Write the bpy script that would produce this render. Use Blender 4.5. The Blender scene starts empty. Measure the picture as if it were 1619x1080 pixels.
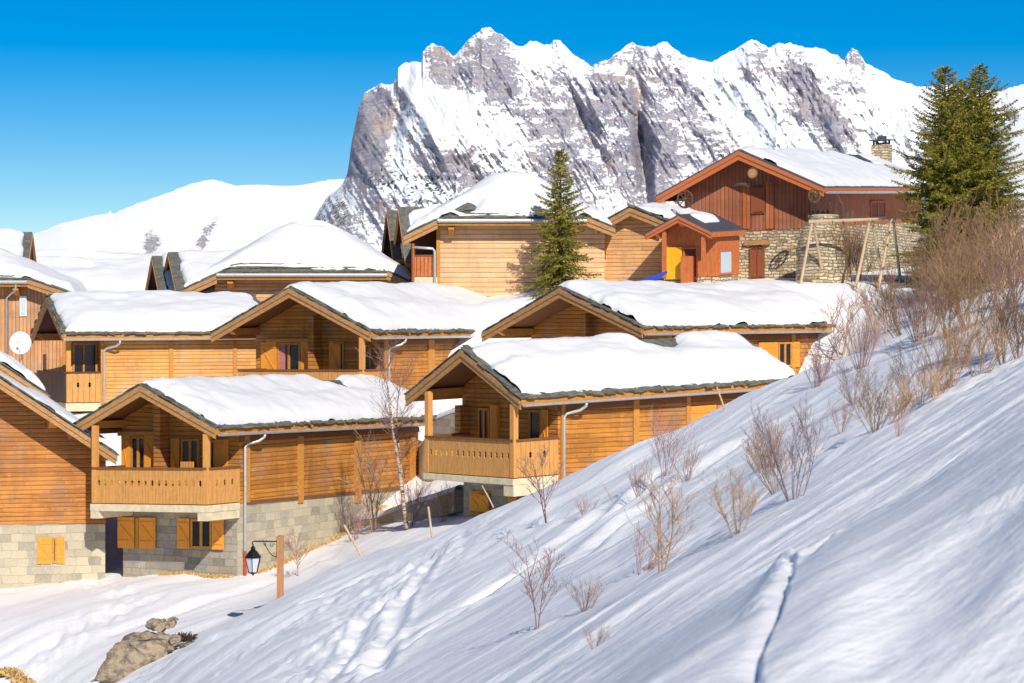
import bpy, math, random
import numpy as np
from mathutils import Vector, Matrix
R = math.radians
rng = random.Random(7)
sc = bpy.context.scene
C = sc.collection
# ------------------------------------------------------------------ camera model (level camera, lens shift)
F, CU, CV = 3822.0, 809.5, 500.0
def P(u, v, Y):
    return Vector(((u-CU)/F*Y, Y, (CV-v)/F*Y))
# ------------------------------------------------------------------ object helpers
def tag(o, label=None, cat=None, group=None, kind=None):
    if label: o['label'] = label
    if cat: o['category'] = cat
    if group: o['group'] = group
    if kind: o['kind'] = kind
    return o
def empty(name, loc, rz=0, label=None, cat=None, group=None):
    o = bpy.data.objects.new(name, None); C.objects.link(o)
    o.location = loc; o.rotation_euler = (0, 0, rz); o.empty_display_size = .3
    return tag(o, label, cat, group)
class MB:
    def __init__(s): s.v = []; s.f = []
    def add(s, vs, fs):
        n = len(s.v); s.v += [tuple(p) for p in vs]; s.f += [tuple(i+n for i in f) for f in fs]
    def box(s, x0, x1, y0, y1, z0, z1):
        s.add([(x, y, z) for z in (z0, z1) for y in (y0, y1) for x in (x0, x1)],
              [(0,2,3,1),(4,5,7,6),(0,1,5,4),(2,6,7,3),(0,4,6,2),(1,3,7,5)])
    def hexa(s, a, b):                                   # two quads (same winding) joined
        s.add(list(a)+list(b), [(3,2,1,0),(4,5,6,7),(0,1,5,4),(1,2,6,5),(2,3,7,6),(3,0,4,7)])
    def beam(s, p0, p1, w, h, up=(0,0,1)):
        p0, p1, up = Vector(p0), Vector(p1), Vector(up)
        d = (p1-p0).normalized(); side = d.cross(up)
        if side.length < 1e-4: side = Vector((1,0,0))
        side.normalize(); u2 = side.cross(d).normalized()
        a = [p0+side*sx*w/2+u2*sz*h/2 for sx, sz in ((-1,-1),(1,-1),(1,1),(-1,1))]
        b = [p1+side*sx*w/2+u2*sz*h/2 for sx, sz in ((-1,-1),(1,-1),(1,1),(-1,1))]
        s.hexa(a, b)
    def tube(s, pts, rad, n=6, cap=True):
        pts = [Vector(p) for p in pts]; k0 = len(s.v); m = len(pts)
        if not hasattr(rad, '__len__'): rad = [rad]*m
        prev = None
        for i, p in enumerate(pts):
            d = (pts[min(i+1, m-1)]-pts[max(i-1, 0)])
            d = d.normalized() if d.length > 1e-9 else Vector((0,0,1))
            if prev is None: a = d.orthogonal().normalized()
            else:
                a = prev-d*prev.dot(d)
                a = a.normalized() if a.length > 1e-6 else d.orthogonal().normalized()
            prev = a; b = d.cross(a)
            for j in range(n):
                t = 2*math.pi*j/n; q = p+(a*math.cos(t)+b*math.sin(t))*rad[i]; s.v.append(tuple(q))
        for i in range(m-1):
            for j in range(n):
                s.f.append((k0+i*n+j, k0+i*n+(j+1)%n, k0+(i+1)*n+(j+1)%n, k0+(i+1)*n+j))
        if cap and n > 2:
            s.f.append(tuple(k0+j for j in range(n-1, -1, -1))); s.f.append(tuple(k0+(m-1)*n+j for j in range(n)))
    def lathe(s, c, prof, n=10):
        k0 = len(s.v)
        for r, z in prof:
            for j in range(n):
                t = 2*math.pi*(j+.5)/n; s.v.append((c[0]+r*math.cos(t), c[1]+r*math.sin(t), c[2]+z))
        for i in range(len(prof)-1):
            for j in range(n): s.f.append((k0+i*n+j, k0+i*n+(j+1)%n, k0+(i+1)*n+(j+1)%n, k0+(i+1)*n+j))
        s.f.append(tuple(k0+j for j in range(n-1,-1,-1))); s.f.append(tuple(k0+(len(prof)-1)*n+j for j in range(n)))
    def prism(s, poly, axis, a, b):                      # poly of 2D points extruded along axis 'x','y','z'
        n = len(poly)
        def mk(p, t): return {'x': (t, p[0], p[1]), 'y': (p[0], t, p[1]), 'z': (p[0], p[1], t)}[axis]
        s.add([mk(p, a) for p in poly]+[mk(p, b) for p in poly],
              [tuple(range(n-1, -1, -1)), tuple(range(n, 2*n))]+[(i, (i+1)%n, (i+1)%n+n, i+n) for i in range(n)])
    def grid(s, nx, ny, fn, flip=False):
        k0 = len(s.v)
        for j in range(ny):
            for i in range(nx): s.v.append(tuple(fn(i, j)))
        for j in range(ny-1):
            for i in range(nx-1):
                q = (k0+j*nx+i, k0+j*nx+i+1, k0+(j+1)*nx+i+1, k0+(j+1)*nx+i)
                s.f.append(q[::-1] if flip else q)
    def build(s, name, mat, parent=None, xf=None, smooth=False, label=None, bevel=0):
        me = bpy.data.meshes.new(name)
        vs = [xf(p) for p in s.v] if xf else s.v
        me.from_pydata(vs, [], s.f); me.materials.append(mat)
        me.update()
        if smooth: me.polygons.foreach_set('use_smooth', [True]*len(me.polygons))
        o = bpy.data.objects.new(name, me); C.objects.link(o)
        if parent: o.parent = parent
        if label: o['label'] = label
        if bevel:
            m = o.modifiers.new('bevel', 'BEVEL'); m.width = bevel; m.segments = 2; m.limit_method = 'ANGLE'
        return o
def copy_tree(o, parent=None):
    c = o.copy(); C.objects.link(c); c.parent = parent
    for ch in list(o.children): copy_tree(ch, c)
    return c
# ------------------------------------------------------------------ numpy noise
def _h(ix, iy, seed):
    n = (ix*374761393+iy*668265263+seed*1442695041) & 0xffffffff
    n = ((n ^ (n >> 13))*1274126177) & 0xffffffff
    return ((n ^ (n >> 16)) & 0xffff)/65535.0
def vn(x, y, seed=0):
    x = np.asarray(x, float); y = np.asarray(y, float)
    ix = np.floor(x).astype(np.int64); iy = np.floor(y).astype(np.int64)
    fx = x-ix; fy = y-iy; fx = fx*fx*(3-2*fx); fy = fy*fy*(3-2*fy)
    a = _h(ix, iy, seed); b = _h(ix+1, iy, seed); c = _h(ix, iy+1, seed); d = _h(ix+1, iy+1, seed)
    return (a*(1-fx)+b*fx)*(1-fy)+(c*(1-fx)+d*fx)*fy-.5
def fbm(x, y, seed=0, o=4, g=.5):
    r = 0; a = 1.0; x = np.asarray(x, float); y = np.asarray(y, float)
    for k in range(o): r = r+a*vn(x, y, seed+k*17); x = x*2.03+3.1; y = y*2.03+7.7; a *= g
    return r
def ridged(x, y, seed=0, o=5, g=.55):
    r = 0; a = 1.0
    for k in range(o): r = r+a*(1-4*np.abs(vn(x, y, seed+k*13))); x = x*2.07+1.3; y = y*2.07+4.1; a *= g
    return r
def pchip(xs, ys, x):
    xs = np.asarray(xs, float); ys = np.asarray(ys, float); x = np.asarray(x, float)
    h = np.diff(xs); s = np.diff(ys, axis=0)/(h if ys.ndim == 1 else h[:, None])
    m = np.zeros_like(ys); a, b = s[:-1], s[1:]
    with np.errstate(all='ignore'):
        m[1:-1] = np.where(a*b > 0, 2*a*b/(a+b), 0)
    m[0] = s[0]; m[-1] = s[-1]
    i = np.clip(np.searchsorted(xs, x)-1, 0, len(xs)-2); H = h[i]; t = (x-xs[i])/H
    if ys.ndim == 2: H = H[:, None]; t = t[:, None]
    return ((2*t**3-3*t**2+1)*ys[i]+(t**3-2*t**2+t)*H*m[i]+(-2*t**3+3*t**2)*ys[i+1]+(t**3-t**2)*H*m[i+1])
def ss(a, b, x):
    t = np.clip((x-a)/(b-a), 0, 1); return t*t*(3-2*t)
def np_mesh(name, V, nu, nv, mat, parent=None, attrs=None, smooth=True, flip=False):
    me = bpy.data.meshes.new(name)
    i = np.arange((nv-1)*(nu-1)); r = i//(nu-1); c = i % (nu-1); k = r*nu+c
    Q = np.stack([k, k+1, k+1+nu, k+nu], 1)
    if flip: Q = Q[:, ::-1]
    me.vertices.add(len(V)); me.vertices.foreach_set('co', np.ascontiguousarray(V, dtype=np.float32).ravel())
    me.loops.add(Q.size); me.loops.foreach_set('vertex_index', np.ascontiguousarray(Q, dtype=np.int32).ravel())
    me.polygons.add(len(Q)); me.polygons.foreach_set('loop_start', np.arange(0, Q.size, 4, dtype=np.int32))
    if smooth: me.polygons.foreach_set('use_smooth', np.ones(len(Q), bool))
    me.update(calc_edges=True)
    for an, av in (attrs or {}).items():
        at = me.attributes.new(an, 'FLOAT', 'POINT'); at.data.foreach_set('value', np.ascontiguousarray(av, dtype=np.float32).ravel())
    me.materials.append(mat); me.validate()
    o = bpy.data.objects.new(name, me); C.objects.link(o)
    if parent: o.parent = parent
    return o
# ------------------------------------------------------------------ materials
class NT:
    def __init__(s, name):
        s.m = bpy.data.materials.new(name); s.m.use_nodes = True
        s.t = s.m.node_tree; s.b = s.t.nodes['Principled BSDF']; s.b.inputs['Roughness'].default_value = .8
    def n(s, typ, **kw):
        nd = s.t.nodes.new(typ)
        for k, v in kw.items():
            if k.startswith('i_'):
                key = k[2:]; key = int(key) if key.isdigit() else key.replace('_', ' ')
                s.lk(v, nd.inputs[key])
            else: setattr(nd, k, v)
        return nd
    def lk(s, a, inp):
        if isinstance(a, bpy.types.NodeSocket): s.t.links.new(a, inp)
        elif isinstance(a, bpy.types.Node): s.t.links.new(a.outputs[0], inp)
        else: inp.default_value = a
    def math(s, op, a, b=0.0, c=0.0):
        nd = s.n('ShaderNodeMath', operation=op); s.lk(a, nd.inputs[0]); s.lk(b, nd.inputs[1]); s.lk(c, nd.inputs[2]); return nd.outputs[0]
    def mix(s, f, a, b, t='MIX'):
        nd = s.n('ShaderNodeMix', data_type='RGBA', blend_type=t); s.lk(f, nd.inputs[0]); s.lk(a, nd.inputs[6]); s.lk(b, nd.inputs[7]); return nd.outputs[2]
    def ramp(s, f, stops):
        nd = s.n('ShaderNodeValToRGB'); s.lk(f, nd.inputs[0]); e = nd.color_ramp.elements
        while len(e) > 1: e.remove(e[-1])
        e[0].position, e[0].color = stops[0]
        for p, c in stops[1:]: x = e.new(p); x.color = c
        return nd.outputs[0]
    def co(s, scale=(1,1,1), rot=(0,0,0)):
        tc = s.n('ShaderNodeTexCoord'); mp = s.n('ShaderNodeMapping'); s.lk(tc.outputs['Object'], mp.inputs[0])
        mp.inputs['Scale'].default_value = scale; mp.inputs['Rotation'].default_value = rot; return mp.outputs[0]
    def noise(s, vec, scale, detail=3, rough=.55, dist=0):
        nd = s.n('ShaderNodeTexNoise'); s.lk(vec, nd.inputs['Vector']); nd.inputs['Scale'].default_value = scale
        nd.inputs['Detail'].default_value = detail; nd.inputs['Roughness'].default_value = rough; nd.inputs['Distortion'].default_value = dist
        return nd.outputs[0]
    def bump(s, h, st=.3, dist=.02):
        nd = s.n('ShaderNodeBump'); nd.inputs['Strength'].default_value = st; nd.inputs['Distance'].default_value = dist
        s.lk(h, nd.inputs['Height']); s.lk(nd, s.b.inputs['Normal'])
    def col(s, c): s.lk(c, s.b.inputs['Base Color'])
    def set(s, **kw):
        for k, v in kw.items(): s.b.inputs[k.replace('_', ' ')].default_value = v
        return s
def srgb(r, g, b):
    f = lambda c: ((c/255+.055)/1.055)**2.4 if c > 10 else c/255/12.92
    return (f(r), f(g), f(b), 1)
def sc4(c, k): return (c[0]*k, c[1]*k, c[2]*k, 1)
def boards(name, c, bw=.145, vertical=False, var=.35, gap=.06, knots=.5):
    t = NT(name); tc = t.n('ShaderNodeTexCoord').outputs['Object']
    sx = t.n('ShaderNodeSeparateXYZ', i_0=tc)
    along = t.math('ADD', sx.outputs[0], sx.outputs[1]); z = sx.outputs[2]
    if vertical: along, z = z, along
    q = t.math('DIVIDE', z, bw); idx = t.math('FLOOR', q); fr = t.math('FRACT', q)
    seg = t.math('FLOOR', t.math('ADD', t.math('DIVIDE', along, 3.1), t.math('MULTIPLY', idx, .37)))
    wn = t.n('ShaderNodeTexWhiteNoise', noise_dimensions='2D'); cb = t.n('ShaderNodeCombineXYZ'); t.lk(idx, cb.inputs[0]); t.lk(seg, cb.inputs[1]); t.lk(cb, wn.inputs[0])
    cv = t.n('ShaderNodeCombineXYZ'); t.lk(t.math('MULTIPLY', along, 1.1), cv.inputs[0]); t.lk(t.math('MULTIPLY', z, 16), cv.inputs[1]); t.lk(t.math('MULTIPLY', idx, 3.3), cv.inputs[2])
    g = t.noise(cv, 1.5, 4, .65, .6)
    ck = t.n('ShaderNodeCombineXYZ'); t.lk(t.math('MULTIPLY', along, 2.2), ck.inputs[0]); t.lk(t.math('MULTIPLY', z, 6.5), ck.inputs[1])
    kn = t.noise(ck, 2.0, 2, .5)
    big = t.noise(tc, .45, 3, .6)
    v = t.math('ADD', t.math('ADD', t.math('MULTIPLY', wn.outputs[0], .22), .14), t.math('MULTIPLY', g, .7)); v = t.math('ADD', v, t.math('MULTIPLY', big, .5))
    base = t.ramp(v, [(.35, sc4(c, 1-var)), (.8, sc4(c, 1)), (1.15, (min(1, c[0]*(1+var)), min(1, c[1]*(1+var*1.35)), min(1, c[2]*(1+var*1.8)), 1))])
    if knots:
        base = t.mix(t.math('MULTIPLY', t.math('MULTIPLY', t.math('GREATER_THAN', kn, .66), knots), 1.0), base, (min(1, c[0]*1.5), min(1, c[1]*1.7), min(1, c[2]*2.1), 1))
        base = t.mix(t.math('MULTIPLY', t.math('LESS_THAN', kn, .29), .55), base, sc4(c, .3))
    cs = t.n('ShaderNodeCombineXYZ'); t.lk(t.math('MULTIPLY', along, 1.6), cs.inputs[0]); t.lk(t.math('MULTIPLY', z, .35), cs.inputs[1]); stn = t.noise(cs, 1.3, 5, .65, .4)
    sm = t.n('ShaderNodeMapRange'); t.lk(stn, sm.inputs[0]); sm.inputs[1].default_value = .5; sm.inputs[2].default_value = .72
    base = t.mix(t.math('MULTIPLY', sm.outputs[0], .5), base, (c[0]*.5, c[1]*.52, c[2]*.62, 1))
    gm = t.n('ShaderNodeMapRange'); t.lk(t.noise(tc, .7, 4, .6), gm.inputs[0]); gm.inputs[1].default_value = .52; gm.inputs[2].default_value = .75
    gy = (c[0]+c[1]+c[2])/3*1.15; base = t.mix(t.math('MULTIPLY', gm.outputs[0], .4), base, (gy*1.1, gy, gy*.85, 1))
    edge = t.math('LESS_THAN', t.math('MINIMUM', fr, t.math('SUBTRACT', 1.0, fr)), gap)
    t.col(t.mix(t.math('MULTIPLY', edge, .72), base, sc4(c, .18)))
    prof = t.math('MINIMUM', t.math('MULTIPLY', t.math('MINIMUM', fr, t.math('SUBTRACT', 1.0, fr)), 5.0), 1.0)
    t.bump(t.math('ADD', prof, t.math('MULTIPLY', g, .25)), .7, .02); t.set(Roughness=.72); return t.m
def woodm(name, c, var=.3, scale=(3, 3, 3)):
    t = NT(name); v = t.co(scale); g = t.noise(v, 2.2, 4, .6, .7); f = t.noise(t.co((1,1,1)), 9, 3)
    x = t.math('ADD', t.math('MULTIPLY', g, .7), t.math('MULTIPLY', f, .3))
    t.col(t.ramp(x, [(.3, sc4(c, 1-var)), (.5, c), (.72, sc4(c, 1+var))])); t.bump(g, .35, .01); t.set(Roughness=.7); return t.m
def plain(name, c, rough=.5, metal=0, nz=.12, sc_=8):
    t = NT(name); f = t.noise(t.co(), sc_, 4); t.col(t.ramp(f, [(.3, sc4(c, 1-nz)), (.7, sc4(c, 1+nz))])); t.set(Roughness=rough, Metallic=metal); return t.m
def stone(name, cs, w=.38, h=.2, mortar=(.3,.28,.25,1), rough_edge=.06, msize=.012):
    t = NT(name); tc = t.n('ShaderNodeTexCoord').outputs['Object']; wob = t.noise(tc, 2.6, 3)
    sx = t.n('ShaderNodeSeparateXYZ', i_0=tc); cv = t.n('ShaderNodeCombineXYZ')
    along = t.math('ADD', sx.outputs[0], sx.outputs[1])
    t.lk(t.math('ADD', along, t.math('MULTIPLY', wob, rough_edge*2)), cv.inputs[0]); t.lk(t.math('ADD', sx.outputs[2], t.math('MULTIPLY', wob, rough_edge)), cv.inputs[1])
    def br(w_, h_, off):
        b = t.n('ShaderNodeTexBrick', offset=.45, squash=.75, squash_frequency=3); t.lk(cv, b.inputs['Vector']); b.inputs['Scale'].default_value = 1
        b.inputs['Mortar Size'].default_value = msize; b.inputs['Mortar Smooth'].default_value = .3; b.inputs['Bias'].default_value = 0
        b.inputs['Brick Width'].default_value = w_; b.inputs['Row Height'].default_value = h_
        b.inputs['Color1'].default_value = (0,0,0,1); b.inputs['Color2'].default_value = (1,1,1,1); b.inputs['Mortar'].default_value = (.5,.5,.5,1)
        return b
    b = br(w, h, 0); n2 = t.noise(tc, 1.1, 3); n3 = t.noise(tc, 14, 5, .7)
    x = t.math('ADD', t.math('MULTIPLY', b.outputs[0], .55), t.math('MULTIPLY', n2, .45)); x = t.math('ADD', x, t.math('MULTIPLY', t.math('SUBTRACT', n3, .5), .5))
    k = len(cs); c = t.ramp(x, [(.15+.7*i/(k-1), cs[i]) for i in range(k)])
    c = t.mix(t.math('MULTIPLY', b.outputs[1], .8), c, mortar); t.col(c)
    t.bump(t.math('SUBTRACT', t.math('MULTIPLY', n3, .5), b.outputs[1]), .8, .03); t.set(Roughness=.9); return t.m
M = {}
M['boards_orange'] = boards('boards_orange', srgb(178,114,42), var=.45, knots=.7)
M['boards_brown'] = boards('boards_brown', srgb(172,108,46), var=.45, knots=.8)
M['boards_honey'] = boards('boards_honey', srgb(210,150,78), var=.25)
M['boards_pale'] = boards('boards_pale', srgb(222,174,126), bw=.2, var=.2)
M['boards_tan'] = boards('boards_tan', srgb(205,150,95), bw=.16, var=.35)
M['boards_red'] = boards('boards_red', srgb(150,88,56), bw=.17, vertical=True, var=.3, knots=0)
M['boards_redlit'] = boards('boards_redlit', srgb(172,94,50), bw=.17, vertical=True, var=.25, knots=0)  # brighter copy of the red boards, sunlight put into the colour
M['boards_vert'] = boards('boards_vert', srgb(196,140,90), bw=.16, vertical=True, var=.35)
M['rail_wood'] = woodm('rail_wood', srgb(204,148,80), .28, (9, 9, .9))
M['trim_wood'] = woodm('trim_wood', srgb(194,134,58), .3, (3, 3, 9))
M['trim_grey'] = woodm('trim_grey', srgb(176,130,80), .4, (2, 2, 10))
M['post_wood'] = woodm('post_wood', srgb(212,150,80), .25, (9, 9, .8))
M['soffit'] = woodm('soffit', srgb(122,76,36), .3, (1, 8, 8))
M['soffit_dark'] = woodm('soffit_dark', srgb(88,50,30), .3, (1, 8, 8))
M['shutter'] = woodm('shutter', srgb(226,150,50), .15, (8, 8, 1))
M['shutter_brown'] = woodm('shutter_brown', srgb(134,72,40), .2, (8, 8, 1))
M['yellow'] = plain('yellow_paint', srgb(240,178,30), .5, 0, .05)
M['orange_paint'] = woodm('orange_paint', srgb(194,110,58), .32, (6, 6, 1))
M['red_trim'] = woodm('red_trim', srgb(188,106,60), .15, (3, 3, 9))
M['brown_panel'] = woodm('brown_panel', srgb(84,62,46), .3, (9, 9, 1))
M['glass'] = NT('window_glass').set(Roughness=.2).m; M['glass'].node_tree.nodes['Principled BSDF'].inputs['Base Color'].default_value = (.012,.012,.02,1)
M['curtain'] = plain('red_white_curtain', srgb(190,120,120), .9, 0, .5, 30)
M['lace'] = plain('lace_curtain', srgb(190,205,215), .8, 0, .15, 25)
M['zinc'] = plain('zinc_metal', srgb(190,192,192), .4, .35, .1)
M['concrete'] = plain('concrete', srgb(214,200,168), .9, 0, .16, 5)
M['render_grey'] = stone('rendered_wall', [srgb(138,132,118), srgb(178,168,145), srgb(196,184,158), srgb(160,155,142)], .52, .27, srgb(168,160,142), .1, .002)
M['stone_grey'] = stone('squared_stone', [srgb(112,110,108), srgb(150,142,130), srgb(176,160,136), srgb(134,134,136), srgb(190,174,150)], .5, .24, srgb(146,136,120), .05)
M['stone_rubble'] = stone('rubble_stone', [srgb(112,96,74), srgb(196,174,138), srgb(224,208,174), srgb(154,134,106), srgb(234,222,194)], .34, .13, srgb(84,68,52), .2, .022)
M['iron'] = plain('black_iron', (.012,.012,.014,1), .45, .3, .1)
M['red_pipe'] = plain('red_pipe', srgb(170,70,55), .6, 0, .1)
M['white'] = plain('white_enamel', (.8,.8,.78,1), .5, 0, .03)
M['milk_glass'] = plain('milky_lantern_glass', srgb(205,210,215), .25, 0, .05)
M['blue'] = plain('blue_plastic', srgb(20,60,170), .5, 0, .1)
M['weathered'] = woodm('weathered_pole', srgb(200,175,140), .3, (9, 9, 1))
M['lamp_post'] = woodm('lamp_post_wood', srgb(176,122,78), .25, (9, 9, .8))
def slate():
    t = NT('slate'); v = t.co(); n = t.noise(v, 3.5, 5, .7); n2 = t.noise(t.co((1,1,6)), 5, 3)
    x = t.math('ADD', t.math('MULTIPLY', n, .6), t.math('MULTIPLY', n2, .4))
    t.col(t.ramp(x, [(.3, srgb(58,56,54)), (.5, srgb(98,98,92)), (.62, srgb(128,124,104)), (.75, srgb(112,112,118))])); t.bump(n2, .6, .03); t.set(Roughness=.75); return t.m
M['slate'] = slate()
M['slate_dark'] = plain('dark_slate', srgb(74,78,86), .55, 0, .15, 4)
def snowm(name, c=(.9,.905,.93,1), bump=.25, sc_=6, d=.03):
    t = NT(name); v = t.co(); a = t.noise(v, sc_, 5, .6); b = t.noise(v, sc_*7, 3, .6); t.col(c)
    t.bump(t.math('ADD', a, t.math('MULTIPLY', b, .22)), bump, d); t.set(Roughness=.6); 
    t.b.inputs['Specular IOR Level'].default_value = .25; return t.m
M['snow'] = snowm('roof_snow', (.78,.785,.8,1), .4, 3.5, .04)
def snowground():
    t = NT('ground_snow'); tc = t.n('ShaderNodeTexCoord').outputs['Object']
    m0 = t.n('ShaderNodeMapping'); t.lk(tc, m0.inputs[0]); m0.inputs['Rotation'].default_value = (0, 0, R(-58))
    mp = t.n('ShaderNodeMapping'); t.lk(m0.outputs[0], mp.inputs[0]); mp.inputs['Scale'].default_value = (.16, 1.6, .6)
    a = t.noise(mp.outputs[0], 1.6, 6, .62, .3); b = t.noise(tc, 9, 4, .6); t.col((.9,.905,.93,1))
    t.bump(t.math('ADD', a, t.math('MULTIPLY', b, .3)), .42, .12); t.set(Roughness=.6); t.b.inputs['Specular IOR Level'].default_value = .25; return t.m
M['ground'] = snowground()
def needle(name, c1, c2, c3):
    t = NT(name); v = t.co(); a = t.noise(v, 1.6, 3); b = t.noise(v, 9, 2)
    x = t.math('ADD', t.math('MULTIPLY', a, .5), t.math('MULTIPLY', b, .5))
    t.col(t.ramp(x, [(.36, c1), (.5, c2), (.64, c3)])); t.set(Roughness=.6); t.b.inputs['Specular IOR Level'].default_value = .2; return t.m
M['needle'] = needle('spruce_needles', srgb(76,84,34), srgb(134,130,48), srgb(186,164,72))
M['needle_dark'] = needle('spruce_needles_dark', srgb(64,74,36), srgb(112,110,50), srgb(150,132,66))
M['bark'] = plain('bark', srgb(96,72,52), .9, 0, .3, 20)
M['bark_dark'] = plain('dark_bark', srgb(78,62,58), .9, 0, .3, 20)
def birch():
    t = NT('birch_bark'); n = t.noise(t.co((1.5,1.5,9)), 3, 3); t.col(t.ramp(n, [(.4, srgb(74,58,52)), (.5, srgb(176,150,128)), (.66, srgb(214,190,166))])); return t.m
M['birch'] = birch()
M['twig_red'] = plain('reddish_twigs', srgb(156,120,112), .8, 0, .25, 5)
M['twig_tan'] = plain('tan_twigs', srgb(190,158,130), .8, 0, .25, 5)
M['twig_brown'] = plain('brown_twigs', srgb(150,118,86), .8, 0, .3, 3)
M['twig_purple'] = plain('purplish_twigs', srgb(152,128,130), .8, 0, .25, 5)
M['straw'] = plain('straw', srgb(205,172,112), .9, 0, .25, 20)
def rock():
    t = NT('boulder_rock'); v = t.co(); n = t.noise(v, 1.6, 8, .65, .5); n2 = t.noise(v, 9, 4)
    x = t.math('ADD', t.math('MULTIPLY', n, .7), t.math('MULTIPLY', n2, .3))
    t.col(t.ramp(x, [(.36, srgb(66,60,56)), (.45, srgb(122,110,98)), (.55, srgb(168,150,124)), (.64, srgb(134,130,126))])); t.bump(x, .9, .12); t.set(Roughness=.9); return t.m
M['rock'] = rock()
def mountain_mat():
    t = NT('mountain_rock_and_snow'); tc = t.n('ShaderNodeTexCoord').outputs['Object']
    at = t.n('ShaderNodeAttribute', attribute_name='rock').outputs['Fac']
    def st(ang, s, sc_, det=6, ro=.68):
        mp = t.n('ShaderNodeMapping'); t.lk(tc, mp.inputs[0]); mp.inputs['Rotation'].default_value = (0, R(ang), 0); mp.inputs['Scale'].default_value = s
        return t.noise(mp.outputs[0], sc_, det, ro, .4)
    a = st(-58, (.6, .5, 1.9), .05, 7, .72); b = st(38, (.7, .5, 1.6), .045, 6, .7); f = t.noise(tc, .3, 5, .75); s2 = st(-72, (.5,.5,2.4), .13, 5, .72)
    n = t.math('ADD', t.math('MULTIPLY', a, .36), t.math('MULTIPLY', b, .2)); n = t.math('ADD', n, t.math('MULTIPLY', f, .24)); n = t.math('ADD', n, t.math('MULTIPLY', s2, .2))
    nz = t.n('ShaderNodeSeparateXYZ', i_0=t.n('ShaderNodeNewGeometry').outputs['Normal']).outputs[2]
    k = t.math('ADD', t.math('MULTIPLY', t.math('SUBTRACT', n, .5), 10.0), at); k = t.math('ADD', k, t.math('MULTIPLY', t.math('SUBTRACT', .52, nz), 1.5))
    msk = t.n('ShaderNodeMapRange', interpolation_type='SMOOTHSTEP'); t.lk(k, msk.inputs[0]); msk.inputs[1].default_value = .44; msk.inputs[2].default_value = .6
    tone = t.math('ADD', t.math('MULTIPLY', s2, .5), t.math('MULTIPLY', a, .5)); wm = t.noise(tc, .011, 3, .5)
    rk = t.ramp(tone, [(.34, srgb(100,106,138)), (.44, srgb(150,150,168)), (.54, srgb(186,180,188)), (.66, srgb(208,203,205))])
    wt = t.n('ShaderNodeMapRange'); t.lk(wm, wt.inputs[0]); wt.inputs[1].default_value = .53; wt.inputs[2].default_value = .66
    rk = t.mix(t.math('MULTIPLY', wt.outputs[0], .4), rk, srgb(212,186,160))
    tr = t.n('ShaderNodeAttribute', attribute_name='trees').outputs['Fac']
    vo = t.n('ShaderNodeTexVoronoi'); t.lk(tc, vo.inputs['Vector']); vo.inputs['Scale'].default_value = .13
    tm = t.math('MULTIPLY', t.math('LESS_THAN', vo.outputs['Distance'], .33), t.math('GREATER_THAN', t.math('ADD', tr, t.math('MULTIPLY', f, .6)), .8))
    c = t.mix(msk.outputs[0], (.88,.89,.93,1), rk); t.col(t.mix(tm, c, srgb(70,88,88)))
    t.bump(t.math('ADD', t.math('MULTIPLY', t.math('MULTIPLY', n, 1.0), t.math('ADD', t.math('MULTIPLY', msk.outputs[0], .75), .1)), t.math('MULTIPLY', msk.outputs[0], -.06)), .8, 16); t.set(Roughness=.85); t.b.inputs['Specular IOR Level'].default_value = .1; return t.m
M['mountain'] = mountain_mat()
# ------------------------------------------------------------------ camera, sun, sky
cd = bpy.data.cameras.new('camera'); cam = bpy.data.objects.new('camera', cd); C.objects.link(cam); sc.camera = cam
cam.rotation_euler = (R(90), 0, 0); cd.sensor_width = 36; cd.lens = F/1619*36; cd.clip_start = .5; cd.clip_end = 30000
cd.shift_y = -(540-CV)/1619
cd.dof.use_dof = True; cd.dof.focus_distance = 82; cd.dof.aperture_fstop = 7.0
AZ, EL = 17, 35                                            # sun: degrees right of straight behind the camera, height
sv = Vector((math.sin(R(AZ))*math.cos(R(EL)), -math.cos(R(AZ))*math.cos(R(EL)), math.sin(R(EL))))
sd = bpy.data.lights.new('sun', 'SUN'); sun = bpy.data.objects.new('sun', sd); C.objects.link(sun)
sd.energy = 4.75; sd.angle = R(.5); sd.color = (1, .93, .82); sun.rotation_euler = sv.to_track_quat('Z', 'Y').to_euler()
w = bpy.data.worlds.new('World'); sc.world = w; w.use_nodes = True; wt = w.node_tree
sky = wt.nodes.new('ShaderNodeTexSky'); sky.sky_type = 'NISHITA'; sky.sun_disc = False; sky.sun_elevation = R(EL); sky.sun_rotation = R(180-AZ)
sky.altitude = 2600; sky.air_density = .95; sky.dust_density = .1; sky.ozone_density = 2.2
hs = wt.nodes.new('ShaderNodeHueSaturation'); hs.inputs['Saturation'].default_value = 1.74; hs.inputs['Hue'].default_value = .505; hs.inputs['Value'].default_value = 1.0
wt.links.new(sky.outputs[0], hs.inputs['Color']); wt.links.new(hs.outputs[0], wt.nodes['Background'].inputs[0])
wt.nodes['Background'].inputs[1].default_value = .09
sc.view_settings.view_transform = 'Standard'; sc.view_settings.look = 'None'; sc.view_settings.exposure = 0; sc.view_settings.gamma = 1
try:
    sc.cycles.max_bounces = 6; sc.cycles.use_denoising = True; sc.cycles.sample_clamp_indirect = 6
except Exception: pass
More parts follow.
